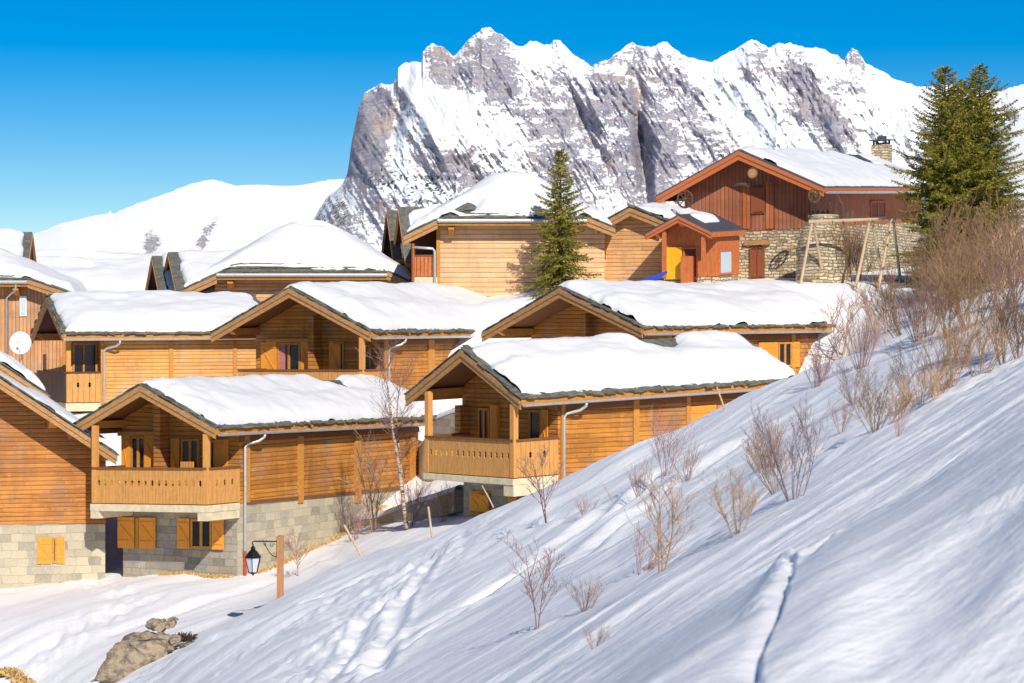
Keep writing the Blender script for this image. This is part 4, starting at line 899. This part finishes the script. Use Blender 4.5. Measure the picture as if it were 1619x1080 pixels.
m.build('bracket', M['iron'], lan)
lz = zb_-.08
m = MB(); m.tube([(x1,0,lz+.02),(x1,0,lz-.06)], .02, 6); m.lathe((x1,0,lz-.36), [(.235,0),(.245,.02),(.2,.07),(.14,.15),(.085,.2),(.06,.22),(.075,.25),(.05,.29),(.015,.33)], 6)
m.lathe((x1,0,lz-.78), [(.01,-.07),(.035,-.03),(.1,0),(.125,.02),(.12,.03)], 6)
for k in range(6):
    a = math.pi/3*(k+.5); m.tube([(x1+.125*math.cos(a), .125*math.sin(a), lz-.77), (x1+.225*math.cos(a), .225*math.sin(a), lz-.36)], .011, 4)
m.build('lantern_frame', M['iron'], lan)
m = MB(); m.lathe((x1,0,lz-.75), [(.112,0),(.205,.385)], 6); m.build('lantern_glass', M['milk_glass'], lan)
# ------------------------------------------------------------------ satellite dish on its mast
dp = P(34, 597, 85.8); dish = empty('satellite_dish', dp, 0, 'round white satellite dish on a mast at the left edge', 'satellite dish')
zc_ = (CV-543)/F*85.8-dp.z; rd = 16.5*85.8/F
m = MB(); n = 24; nr = 6; dirv = Vector((.15, -.95, .25)).normalized(); e1 = dirv.cross(Vector((0,0,1))).normalized(); e2 = e1.cross(dirv)
def dpt(r_, a_, o=0): return Vector((0,-.18,zc_))+e1*(r_*rd*math.cos(a_))+e2*(r_*rd*1.1*math.sin(a_))+dirv*(.09*(r_*r_)+o)
for o_, fl in ((0, False), (-.012, True)):
    m.grid(n+1, nr+1, lambda i, j: dpt(j/nr, i*2*math.pi/n, o_), fl)
m.tube([dpt(1, i*2*math.pi/n) for i in range(n+1)], .012, 4); m.build('reflector', M['white'], dish, smooth=True)
m = MB(); m.tube([(0,0,-.9),(0,0,zc_)], .03, 8); m.tube([(0,0,zc_),(0,-.18,zc_)], .03, 6); m.build('mast', M['zinc'], dish)
m = MB(); m.tube([dpt(1, -math.pi/2), Vector((0,-.18,zc_))+dirv*.38-e2*.1], .012, 5); m.box(-.04,.04,-.6,-.52,zc_-.0,zc_+.07); m.build('feed_arm', M['zinc'], dish)
# ------------------------------------------------------------------ swing frame
Ys = 95.0; base = P(1390, 449, Ys)
sw = empty('swing_frame', base, 0, 'bare wooden A-frame swing standing in snow before the red house', 'swing frame')
def sp_(u, v, y): p = P(u, v, y); return (p.x-base.x, p.y-base.y, p.z-base.z)
for (ub, vb, yb, ut, vt, yt) in ((1352,451,94.2,1376,347,95),(1399,451,96,1378,347,95),(1388,452,93.9,1410,347,94.6),(1424,440,96.4,1412,347,94.6),(1265,447,95.6,1284,352,95.6),(1304,447,97.0,1286,352,95.6)):
    m = MB(); p0, p1 = sp_(ub, vb+7, yb), sp_(ut, vt-1, yt); m.tube([p0, Vector(p0).lerp(Vector(p1), .5), p1], [.062, .058, .05], 8); m.build('leg', M['weathered'], sw)
m = MB(); m.tube([sp_(1279,351,95.6), sp_(1377,347,95.0), sp_(1416,348,94.55)], [.07,.065,.06], 8); m.build('top_beam', M['weathered'], sw)
m = MB()
for u in (1316,1333,1352,1366): p = sp_(u, 348.5, 95.2); m.tube([p, (p[0], p[1], p[2]-.16)], .015, 5)
m.build('swing_hook', M['iron'], sw)
# ------------------------------------------------------------------ decorations of the red house
def wheel(u, v, Y, r_, tilt, label, disc=False, squash=1.0, cat='cart wheel', nm='cart_wheel'):
    c_ = P(u, v, Y); o = empty(nm, c_, tilt, label, cat); rr = r_*Y/F; m = MB()
    if disc:
        m.prism([(rr*math.cos(i*math.pi/9), rr*math.sin(i*math.pi/9)) for i in range(18)], 'y', -.04, .04); m.build('disc', M['trim_grey'], o)
        m = MB(); m.tube([(rr*1.02*math.cos(i*math.pi/9), -.03, rr*1.02*math.sin(i*math.pi/9)) for i in range(19)], .03, 5); m.build('rim', M['bark'], o); return o
    m.tube([(rr*math.cos(i*math.pi/10), 0, rr*squash*math.sin(i*math.pi/10)) for i in range(21)], .045, 6); m.build('rim', M['bark'], o)
    m = MB()
    for k in range(8): a = k*math.pi/4; m.tube([(0,0,0),(rr*math.cos(a),0,rr*squash*math.sin(a))], .025, 5)
    m.build('spokes', M['bark'], o); m = MB(); m.tube([(0,-.09,0),(0,.09,0)], .08, 8); m.build('hub', M['bark'], o); return o
wheel(1083, 315, 99.4, 13, -.5, 'old spoked cart wheel hanging under the left eave end of the red house')
wheel(1287, 310, 98.0, 13, .75, 'old spoked cart wheel propped above the rubble oven stack', squash=.8)
wheel(1190, 274, 99.4, 8, -.4, 'round pale wooden disc hung below the ridge of the red house', True, cat='wooden disc', nm='wooden_disc')
def small(name, label, cat, mat, fn, loc):
    m = MB(); fn(m); o = m.build(name, M[mat] if isinstance(mat, str) else mat); o.location = loc; return tag(o, label, cat)
def bird(m):
    m.tube([(-.3,0,-.05),(-.05,0,.02),(.15,0,.0),(.32,0,-.1)], [.02,.07,.06,.02], 6); m.tube([(-.28,0,.06),(0,0,.02)], [.01,.04], 4); m.tube([(.05,0,0),(.3,0,.1)], [.05,.015], 4)
small('carved_ornament', 'dark carved ornament under the pale disc on the red gable wall', 'ornament', 'bark_dark', bird, P(1172, 292, 99.7))
def hooks(m):
    for k in range(4): m.tube([(-.3+k*.2, 0, 0), (-.28+k*.2, -.03, .12+.05*(k % 2)), (-.22+k*.2, 0, .02)], .035, 6)
    m.box(-.4, .4, -.06, .06, -.05, .0)
small('iron_pots', 'dark iron pots standing in a row on the rubble oven stack', 'pots', 'iron', hooks, P(1296, 338, 97.3))
# ------------------------------------------------------------------ blue things by the porch
def sled(m):
    m.prism([(-.55,-.12),(-.3,-.02),(.1,.12),(.5,.26),(.55,.2),(.3,-.02),(.05,-.1)], 'y', -.22, .22); m.box(-.02,.1,-.05,.05,-.32,-.05)
small('sledge', 'blue plastic sledge leaning in the snow left of the orange porch', 'sledge', 'blue', sled, P(1033, 439, 94.5))
def tarp(m):
    m.grid(7, 5, lambda i, j: ((i-3)*.3, j*.16, .12-.035*i+.05*math.sin(i*2.1+j)))
    m.grid(7, 5, lambda i, j: ((i-3)*.3, j*.16, .06-.035*i+.05*math.sin(i*2.1+j)), True)
small('tarpaulin', 'blue tarpaulin lying on the snow right of the swing frame', 'tarpaulin', 'blue', tarp, P(1418, 443, 96.6))
# ------------------------------------------------------------------ retaining wall between the two front chalets
def wall_px(name, label, pts, Ys_, hpx, thick, mat, cat='retaining wall', snow=True):
    m = MB(); sn = MB()
    P3 = [P(u, v, y) for (u, v), y in zip(pts, Ys_)]; org = P3[0].copy()
    r_ = empty(name, org, 0, label, cat)
    for a, b, h in zip(P3[:-1], P3[1:], hpx):
        d = (b-a); n_ = Vector((-d.y, d.x, 0)).normalized()*thick; a, b = a-org, b-org; dz = Vector((0,0,h))
        m.hexa([a-dz, b-dz, b+n_-dz, a+n_-dz], [a, b, b+n_, a+n_])
    m.build('stone_courses', M[mat], r_)
    if snow:
        k = 14
        for a, b in zip(P3[:-1], P3[1:]):
            a, b = a-org, b-org; d = b-a; n_ = Vector((-d.y, d.x, 0)).normalized()
            sn.grid(12, 7, lambda i, j: a+d*(i/11)+n_*(thick+.06)*((j-3)/6*1.05+.5-.02)+Vector((0,0,.16*math.sin(math.pi*j/6)**.6+rng.uniform(-.015,.015) if 0 < j < 6 else -.05)))
        sn.build('snow_cap', M['snow'], r_, smooth=True)
    return r_
wall_px('retaining_wall', 'low stone retaining wall with a snow cap between the two front chalets', [(540,826),(600,815),(655,795),(718,775)], [84,82,79.5,77], [.9,.8,.7,1.0], .4, 'stone_grey')
wall_px('terrace_wall', 'pale stone terrace wall glimpsed through the right front balcony', [(655,712),(668,700),(690,660),(716,650),(740,650)], [88,86,85,84,83], [2,2,2,2], .4, 'render_grey')
# ------------------------------------------------------------------ rock outcrop in the lower left, dry grass
def boulder(pts_px, Y, dy, seed, mat='rock', cuts=5):
    """faceted rock whose outline follows pts_px, dy metres deep"""
    import bmesh
    P3 = [P(u, v, Y) for u, v in pts_px]; cx_ = sum((p for p in P3), Vector())/len(P3); bm = bmesh.new(); r_ = random.Random(seed); n = len(P3)
    f_ = [bm.verts.new((p-cx_)*.86+Vector((0,-dy*.5+r_.uniform(-.08,.08),0))) for p in P3]; mid = [bm.verts.new(p-cx_) for p in P3]; bk = [bm.verts.new((p-cx_)*.7+Vector((0,dy*.6,0))) for p in P3]
    for A_, B_ in ((f_, mid), (mid, bk)):
        for i in range(n): bm.faces.new((A_[i], A_[(i+1)%n], B_[(i+1)%n], B_[i]))
    bm.faces.new(f_[::-1]); bm.faces.new(bk); bmesh.ops.triangulate(bm, faces=bm.faces[:]); bmesh.ops.subdivide_edges(bm, edges=bm.edges[:], cuts=cuts, use_grid_fill=True)
    bm.normal_update()
    for v in bm.verts:
        c3 = v.co; k = float(fbm(c3.x/.5+seed, c3.z/.4+c3.y/.6, seed, 4)); q = float(ridged((c3.x+c3.z*.6)/.7, (c3.z-c3.x*.5)/.35+c3.y, seed+4, 3)); v.co = c3+v.normal*(k*.26-.05*q)
    me = bpy.data.meshes.new('boulder'); bmesh.ops.recalc_face_normals(bm, faces=bm.faces[:]); bm.to_mesh(me); bm.free(); me.materials.append(M[mat]); return me, cx_
for pts, Y, dy, seed, lab in (
    ([(140,1079),(150,1068),(165,1040),(182,1012),(205,1008),(232,1000),(258,999),(276,1004),(278,1030),(262,1048),(225,1062),(190,1079)], 62.3, .9, 3, 'largest brown slab of the rock outcrop in the lower left snow'),
    ([(230,980),(245,976),(262,980),(263,990),(258,998),(234,995),(229,988)], 62.2, .5, 5, 'flat yellowish block resting on top of the big slab'),
    ([(262,978),(270,971),(278,974),(284,980),(277,992),(266,997),(262,990)], 62.25, .4, 7, 'small rounded rock at the summit of the outcrop'),
    ([(264,1002),(276,1000),(284,1008),(282,1028),(270,1034),(262,1030)], 62.0, .4, 9, 'upright rock wedged against the right side of the big slab'),
    ([(282,1018),(296,1012),(312,1014),(316,1019),(298,1028),(284,1033)], 62.1, .4, 11, 'low dark stone at the right end of the outcrop')):
    me, loc = boulder(pts, Y, dy, seed); o = bpy.data.objects.new('boulder', me); C.objects.link(o); o.location = loc; tag(o, lab, 'rock', 'rocks of the outcrop in the snow')
def grass(name, label, spots, h, n, seed, mat='straw'):
    r_ = random.Random(seed); m = MB()
    for _ in range(n):
        t = r_.random()*(len(spots)-1); i = min(int(t), len(spots)-2); k = t-i; a, b = spots[i], spots[i+1]
        p = a.lerp(b, k)+Vector((r_.uniform(-.15,.15), r_.uniform(-.25,.1), -.03)); ln = h*r_.uniform(.5, 1.2); d = Vector((r_.uniform(-.8,.8), r_.uniform(-.7,.3), r_.uniform(.25,1))).normalized()*ln
        s_ = Vector((r_.uniform(-1,1), r_.uniform(-1,1), 0)).normalized()*.014
        q = p+d*.6+Vector((0,0,.02)); e = p+d-Vector((0,0,ln*.25)); m.add([p-s_, p+s_, q+s_*.7, e, q-s_*.7], [(0,1,2,3,4)])
    o = m.build(name, M[mat]); return tag(o, label, 'grass', kind='stuff')
def c1pt(u, side=True):
    if side: x = c1.xs(u); y = c1.os-.25
    else: y = c1.yg(u); x = c1.og-.2
    wx = c1.N.x+x*c1.c-y*c1.s; wy = c1.N.y+x*c1.s+y*c1.c; return Vector((wx, wy, gz(wx, wy)))
grass('dry_grass', 'strip of dry straw grass along the foot of the lantern-side chalet wall', [c1pt(u) for u in (392,420,450,480,510,540,570,600)], .16, 1500, 5)
grass('dry_grass', 'tufts of flattened straw grass under the shuttered basement windows', [c1pt(u, False) for u in (262,300,340,368)], .18, 800, 6)
grass('dry_grass', 'dry straw tuft in the bottom left corner of the snow', [at_ground(-10,1070), at_ground(20,1068), at_ground(45,1076)], .3, 900, 7)
grass('dry_grass', 'dark heather tuft behind the low end stone of the outcrop', [P(284,1012,62.6), P(300,1010,62.6)], .3, 260, 8, 'bark_dark')
# ------------------------------------------------------------------ conifers
def conifer_mesh(h, rad, seed, dens=1.0, z0=.05, mat='needle', cap=1e9):
    r = random.Random(seed); tr = MB(); tr.tube([(0,0,-.5),(0,0,h*.5),(0,0,h)], [h*.017+.03, h*.01+.02, .008], 7)
    V = []; Fc = []; br = MB()
    nb = int(h*21*dens)
    for b in range(nb):
        t = z0+(1-z0)*(b+r.random())/nb; t = 1-(1-t)**1.0; z = h*t
        env = min(cap, (1-t)**.8*rad)*(1+.1*math.sin(t*17+seed))*(r.uniform(.5, .8) if r.random() < .45 else r.uniform(.8, 1.15))+.07
        a = b*2.399+r.uniform(-.4,.4); lift = .5*t+r.uniform(-.16,.1)-.12; d = Vector((math.cos(a), math.sin(a), 0)); n = max(4, int(env/.09))
        pts = []
        for i in range(n+1):
            k = i/n; pts.append(Vector((0,0,z))+d*env*k+Vector((0,0,env*(lift*k-.35*k*k*(1-t)+.22*k**3))))
        br.tube([pts[0], pts[n//2], pts[-1]], [.02, .012, .004], 3, cap=False)
        for i in range(1, n+1):
            p = pts[i]; k = i/n; tl = (.12+.3*env*(1-k)*.8)*r.uniform(.7,1.25)
            for sgn in (-1, 1, 0, 2):
                side = Vector((-d.y, d.x, 0))
                if sgn == 0: dr = d+Vector((0,0,r.uniform(-.1,.35)))
                elif sgn == 2: dr = d*.5+side*r.uniform(-1,1)+Vector((0,0,r.uniform(-.9,-.1)))
                else: dr = side*sgn+d*r.uniform(.3,.9)+Vector((0,0,r.uniform(-.35,.25)))
                dr.normalize(); m_ = max(1, int(tl/.085))
                for q in range(m_):
                    c = p+dr*tl*(q+.5)/m_; L_ = .075*r.uniform(.8,1.4); w = .021*r.uniform(.8,1.3)
                    for _ in range(2):
                        dd = (dr+Vector((r.uniform(-.8,.8), r.uniform(-.8,.8), r.uniform(-.6,.8)))).normalized(); ww = dd.cross(Vector((r.uniform(-1,1), r.uniform(-1,1), r.uniform(-1,1)))).normalized()*w
                        j = len(V); V.extend((tuple(c-dd*L_*.4-ww), tuple(c-dd*L_*.4+ww), tuple(c+dd*L_))); Fc.append((j, j+1, j+2))
    return tr, br, V, Fc, mat
def conifer(u, v_base, v_top, Y, rad_px, seed, label, name='spruce_tree', dens=1.0, z0=.05, mat='needle', group=None, cap=1e9):
    p = P(u, v_base, Y); h = (v_base-v_top)/F*Y; rad = rad_px/F*Y
    root = empty(name, p, rng.uniform(0, 6), label, 'tree', group)
    tr, br, V, Fc, mt = conifer_mesh(h, rad, seed, dens, z0, mat, cap/F*Y)
    t = tr.build('trunk', M['bark'], root); br.build('branches', M['bark'], root)
    m = MB(); m.v = V; m.f = Fc; m.build('foliage', M[mt], root); return root
conifer(886, 480, 238, 96.5, 74, 3, 'lone golden-green spruce standing in front of the pale half-hipped chalet', dens=1.2)
g_ = 'cluster of spruces right of the red house'
conifer(1494, 480, 106, 93.5, 165, 11, 'leftmost spire of the tall spruce cluster at the right', dens=1.3, cap=74, group=g_)
conifer(1519, 480, 128, 95.5, 140, 12, 'middle and shorter spire of the tall spruce cluster', dens=1.0, cap=66, group=g_)
conifer(1549, 480, 104, 94.5, 185, 13, 'rightmost spire of the tall spruce cluster, broadest at its foot', dens=1.3, cap=84, group=g_)
conifer(1588, 196, 166, 240, 12, 14, 'tiny conifer on the near snowy hill at the right edge, left one', dens=.35, group='conifers on the near hill', mat='needle_dark')
conifer(1573, 203, 178, 238, 9, 15, 'smallest conifer on the near snowy hill, beside a pale gap', dens=.35, group='conifers on the near hill', mat='needle_dark')
conifer(1604, 191, 170, 240, 10, 16, 'tiny conifer on the near snowy hill closest to the frame edge', dens=.35, group='conifers on the near hill', mat='needle_dark')
conifer(1600, 470, 300, 102, 44, 17, 'low round-topped dark spruce at the right frame edge', dens=.8, mat='needle_dark')
# ------------------------------------------------------------------ bare shrubs and saplings
def shrub_mesh(h, seed, stems=6, spread=.35, levels=3, r0=.02, lean=(0,0), kids=(5,4,3), tight=.6, min_r=.0035, wob=.12, start=.25):
    r = random.Random(seed); m = MB()
    def grow(p, d, ln, rad, lvl):
        n = 4; pts = [p]; q = p.copy(); dd = d.copy()
        for i in range(n):
            dd = (dd+Vector((r.gauss(0,wob), r.gauss(0,wob), r.gauss(0,wob*.6)+.03))).normalized(); q = q+dd*ln/n; pts.append(q.copy())
        m.tube(pts, [max(min_r, rad*(1-.75*i/n)) for i in range(n+1)], 5 if lvl == 0 and rad > .02 else 3, cap=False)
        if lvl < levels-1:
            for k in range(kids[min(lvl, len(kids)-1)]):
                t = start+(.95-start)*(k+r.random())/kids[min(lvl, len(kids)-1)]; i = min(int(t*n), n-1); c = pts[i].lerp(pts[i+1], t*n-i)
                ax = Vector((r.gauss(0,1), r.gauss(0,1), r.gauss(0,.4))).normalized(); nd = (dd*(1-tight*.5)+ax*tight+Vector((0,0,.15))).normalized()
                grow(c, nd, ln*r.uniform(.35,.6)*(1.1-t*.4), max(min_r, rad*.5), lvl+1)
    for s_ in range(stems):
        a = r.uniform(0, 6.28); k = spread*math.sqrt(r.random()); d = Vector((math.cos(a)*k+lean[0], math.sin(a)*k+lean[1], 1)).normalized()
        grow(Vector((math.cos(a)*k*.25*h*.3, math.sin(a)*k*.25*h*.3, -.06)), d, h*r.uniform(.65, 1.0), r0*r.uniform(.7,1.1), 0)
    return m
SH = {}
def shrub_proto(key, **kw):
    mat = kw.pop('mat'); m = shrub_mesh(1.0, **kw); me = bpy.data.meshes.new('shrub'); me.from_pydata(m.v, [], m.f); me.materials.append(M[mat]); SH[key] = me
shrub_proto('a', seed=1, stems=9, spread=.55, r0=.009, kids=(6,4,2), levels=4, tight=.5, min_r=.0015, wob=.07, mat='twig_purple')
shrub_proto('b', seed=2, stems=14, spread=.7, r0=.009, kids=(5,4,2), levels=4, tight=.55, min_r=.0017, wob=.07, mat='twig_tan')
shrub_proto('c', seed=3, stems=3, spread=.25, r0=.014, kids=(7,5,3), levels=4, tight=.6, min_r=.0015, wob=.07, mat='twig_tan')
shrub_proto('d', seed=4, stems=2, spread=.12, r0=.011, kids=(8,5,3), levels=4, tight=.6, min_r=.0014, wob=.07, mat='twig_red')
shrub_proto('e', seed=5, stems=12, spread=.5, r0=.008, kids=(6,4,3), levels=4, tight=.45, min_r=.0017, wob=.07, mat='twig_brown')
shrub_proto('f', seed=6, stems=16, spread=.8, r0=.008, kids=(6,4,3), levels=4, tight=.5, min_r=.0017, wob=.07, mat='twig_brown')
shrub_proto('g', seed=9, stems=2, spread=.2, r0=.010, kids=(3,2), levels=2, tight=.4, min_r=.004, mat='twig_tan')
shrub_proto('h', seed=10, stems=18, spread=.5, r0=.006, kids=(4,3), levels=3, tight=.35, min_r=.0015, wob=.07, mat='twig_red')
def shrub(key, u, v, hpx, label, Y=None, rot=None, lean=0, group=None, wide=1.0, name='bare_shrub', cat='shrub', sink=.05):
    g = at_ground(u, v, Y); o = bpy.data.objects.new(name, SH[key]); C.objects.link(o); s_ = hpx*.82*g.y/F
    o.location = (g.x, g.y, g.z-sink*s_); o.scale = (s_*wide, s_*wide, s_); o.rotation_euler = (rng.uniform(-.08,.08), R(lean), rng.uniform(0, 6.28) if rot is None else rot)
    return tag(o, label, cat, group)
S = shrub
S('d', 848, 1003, 225, 'thin reddish sapling rising alone from the lower middle of the slope', lean=-9)
S('c', 1046, 893, 215, 'forked tan sapling leaning left in the middle of the slope', lean=-12)
S('h', 1015, 905, 90, 'low reddish sprigs spreading left at the foot of the forked tan sapling', wide=1.6, lean=-30)
S('h', 925, 965, 70, 'faint low reddish sprigs between the two saplings on the slope', wide=1.8)
S('h', 940, 1012, 50, 'lowest tiny reddish sprigs right of the lone thin sapling', wide=1.6)
S('a', 1256, 778, 185, 'dense purplish bush above a blue snow hollow, mid slope', lean=-8, wide=1.0)
S('e', 1228, 775, 120, 'brown undergrowth at the left foot of the dense purplish bush', lean=-10)
S('b', 1168, 832, 130, 'tan and reddish bush just down the slope from the dense purplish bush', lean=-8)
S('h', 1215, 760, 110, 'fine red shoots in front of the dense purplish bush', wide=.9)
S('a', 1052, 752, 125, 'fine purplish bush on the far snow crest below the right front chalet wall', lean=-6)
S('h', 1085, 748, 80, 'low reddish shoots right of the fine purplish bush on the far crest', wide=1.1)
S('h', 1010, 775, 60, 'low reddish shoots left of the fine purplish bush on the far crest', wide=1.2)
S('d', 866, 818, 190, 'slender sapling overlapping the right front balcony corner', lean=-8, name='sapling')
S('g', 972, 786, 52, 'short leaning stick in the snow below the right front chalet', lean=-32, name='stick', cat='stick')
S('h', 925, 800, 45, 'small reddish sprigs by the leaning stick', wide=1.4)
S('d', 472, 911, 118, 'small pinkish larch sapling right of the street lantern', lean=-3, wide=1.1, name='larch_sapling', cat='sapling')
S('c', 592, 828, 185, 'dark bare young tree against the end of the front-left chalet', Y=80.5, name='bare_tree', cat='tree')
S('a', 648, 838, 95, 'dark twiggy bush at the foot of the birch', Y=77.5)
S('e', 700, 805, 70, 'low twigs on the shaded bank left of the right front chalet', Y=76.5)
S('h', 560, 838, 85, 'pale wispy twigs against the rendered base wall', Y=79.5)
# right-hand brushwood: near row on the crest
near_row = [('f',1385,690,200,'first brown bush of the near crest row, above the blue shadow band',-14), ('b',1420,668,150,'tan twigs at the front foot of the near crest row',-10), ('f',1455,645,215,'broad brown bush second up the near crest row',-12),
            ('a',1352,640,150,'purplish bush behind the low end of the near crest row',-10), ('e',1500,622,250,'upright brown bush in the middle of the near crest row',-4), ('f',1545,600,220,'tall brown bush with thick stems near the right edge',-2),
            ('e',1588,578,240,'tallest brown bush standing at the right frame edge',2), ('b',1480,640,120,'low tan twigs in front of the upright brown bush',-12), ('h',1330,700,110,'red shoots at the downhill end of the near crest row',-8), ('e',1612,566,220,'brown bush cut by the right frame edge',0),
            ('h',1420,690,80,'low red shoots in snow under the first brown bush',-8), ('c',1372,678,90,'small dark forked stem leaning at the low end of the crest row',-25)]
for k, u, v, h, lab, ln in near_row: S(k, u, v, h*.6, lab, lean=ln, group='shrubs on the near snow crest')
mid = [(1300,590,70,'h'),(1330,560,110,'c'),(1362,548,110,'h'),(1395,540,110,'c'),(1290,600,60,'h'),(1432,520,120,'e'),(1465,512,110,'h'),(1500,505,110,'e'),(1535,498,130,'e'),(1570,488,130,'c'),(1605,480,130,'e'),(1450,545,90,'h'),(1520,535,100,'e'),(1585,520,110,'h')]
for i, (u, v, h, k) in enumerate(mid): S(k, u, v+6, h*1.25, 'fine bare shrub of the loose brushwood between the middle-row eave and the spruces', lean=rng.uniform(-14,0), group='loose brushwood on the far snow crest', Y=rng.uniform(55, 66) if u > 1340 else None, wide=1.1)
S('h', 1246, 520, 80, 'thin upright red shoots before the long middle-row eave, left ones', Y=82, wide=.4); S('h', 1278, 518, 85, 'thin upright red shoots before the long middle-row eave, right ones', Y=82, wide=.4)
thick = [(1455,478,150,'e'),(1475,478,190,'e'),(1490,480,200,'f'),(1508,482,260,'e'),(1530,480,210,'f'),(1552,478,260,'e'),(1575,476,220,'f'),(1598,474,250,'e'),(1618,470,230,'f'),(1440,470,90,'e'),(1520,470,150,'b'),(1590,470,170,'b')]
for i, (u, v, h, k) in enumerate(thick): S(k, u, v, h*.66, 'tall bare brown shrub of the thicket hiding the foot of the spruces', Y=rng.uniform(84, 91), group='brown thicket before the spruces', wide=.95)
def shadow_shrubs(): pass
S('e', 1335, 447, 105, 'dark bare bush against the rubble wall behind the swing frame', Y=97.2, wide=.7); S('e', 1362, 447, 95, 'second dark bare bush between the swing legs and rubble wall', Y=97.6, wide=.8); S('f', 1330, 455, 150, 'thin bare bush rising over the red side wall', Y=97.0, wide=.5)
# birch: two pale stems
bp = ground_pt(642, 842, Y=76.8); bt = empty('birch_tree', bp, 0, 'bare white-stemmed birch with two stems in front of the front-left chalet end', 'tree')
k_ = 76.8/F
def stem(pts, r0, seed, name):
    P_ = [Vector(((u-642)*k_, dy, (842-v)*k_)) for u, v, dy in pts]; m = MB(); m.tube(P_, [r0*(1-.8*i/(len(P_)-1)) for i in range(len(P_))], 7); m.build(name, M['birch'], bt, smooth=True); return P_
s1 = stem([(644,850,0),(637,790,0),(630,735,.05),(622,690,0),(617,650,-.05),(612,610,0),(610,588,0)], .075, 1, 'trunk'); s2 = stem([(640,830,.05),(636,770,.15),(632,720,.2),(626,680,.2),(628,640,.25),(634,600,.2)], .05, 2, 'trunk')
r_ = random.Random(5); m = MB()
def tw(p, d, ln, rad, lv):
    pts = [p]; q = p.copy(); dd = d.copy()
    for i in range(4): dd = (dd+Vector((r_.gauss(0,.12), r_.gauss(0,.12), .1))).normalized(); q = q+dd*ln/4; pts.append(q.copy())
    m.tube(pts, [max(.003, rad*(1-.2*i)) for i in range(5)], 3, cap=False)
    if lv:
        for k in range(5): i = r_.randint(1, 4); tw(pts[i], (dd+Vector((r_.gauss(0,.6), r_.gauss(0,.6), r_.gauss(.1,.3)))).normalized(), ln*r_.uniform(.4,.7), rad*.5, lv-1)
for st_ in (s1, s2):
    for i in range(1, len(st_)-1):
        for k in range(5 if i > 1 else 2):
            p = st_[i].lerp(st_[i+1], r_.random()); a = r_.uniform(0, 6.28); tw(p, Vector((math.cos(a)*.8, math.sin(a)*.8, .75)).normalized(), r_.uniform(.5, 1.0), .012, 2)
m.build('twigs', M['twig_red'], bt)
# snow stakes
def stake(u0, v0, u1, v1, Y, label, r=.035, mat='weathered'):
    a, b = P(u0, v0+6, Y), P(u1, v1, Y-.2); m = MB(); m.tube([a-a, (b-a)*.5+Vector((.01,0,0)), b-a], [r*1.1, r, r*.85], 7); o = m.build('stake', M[mat]); o.location = a; return tag(o, label, 'stake')
stake(590, 908, 544, 830, 69.5, 'pale wooden stake leaning far to the left below the rendered wall')
stake(688, 888, 677, 801, 69.5, 'nearly upright pale stake in front of the blue shaded bank')
stake(1148, 650, 1133, 612, 60.5, 'straw-coloured stake crossing the gutter of the right front chalet', .025, 'straw')
stake(780, 796, 762, 768, 64, 'thin pale stick leaning before the right front chalet basement', .02)

# two spruces just outside the frame on the right: their shade falls across the hollow behind the near crest
for (x, y, h, lab) in ((12.6, 31.0, 7.5, 'spruce standing just outside the right edge of the frame, nearer'), (17.0, 37.0, 9.0, 'spruce standing just outside the right edge of the frame, farther')):
    tr, br, V, Fc, mt = conifer_mesh(h, 1.9, int(x), .8); root = empty('spruce_tree', (x, y, gz(x, y)), 1.0, lab, 'tree', 'spruces outside the frame')
    tr.build('trunk', M['bark'], root); br.build('branches', M['bark'], root); m = MB(); m.v = V; m.f = Fc; m.build('foliage', M[mt], root)
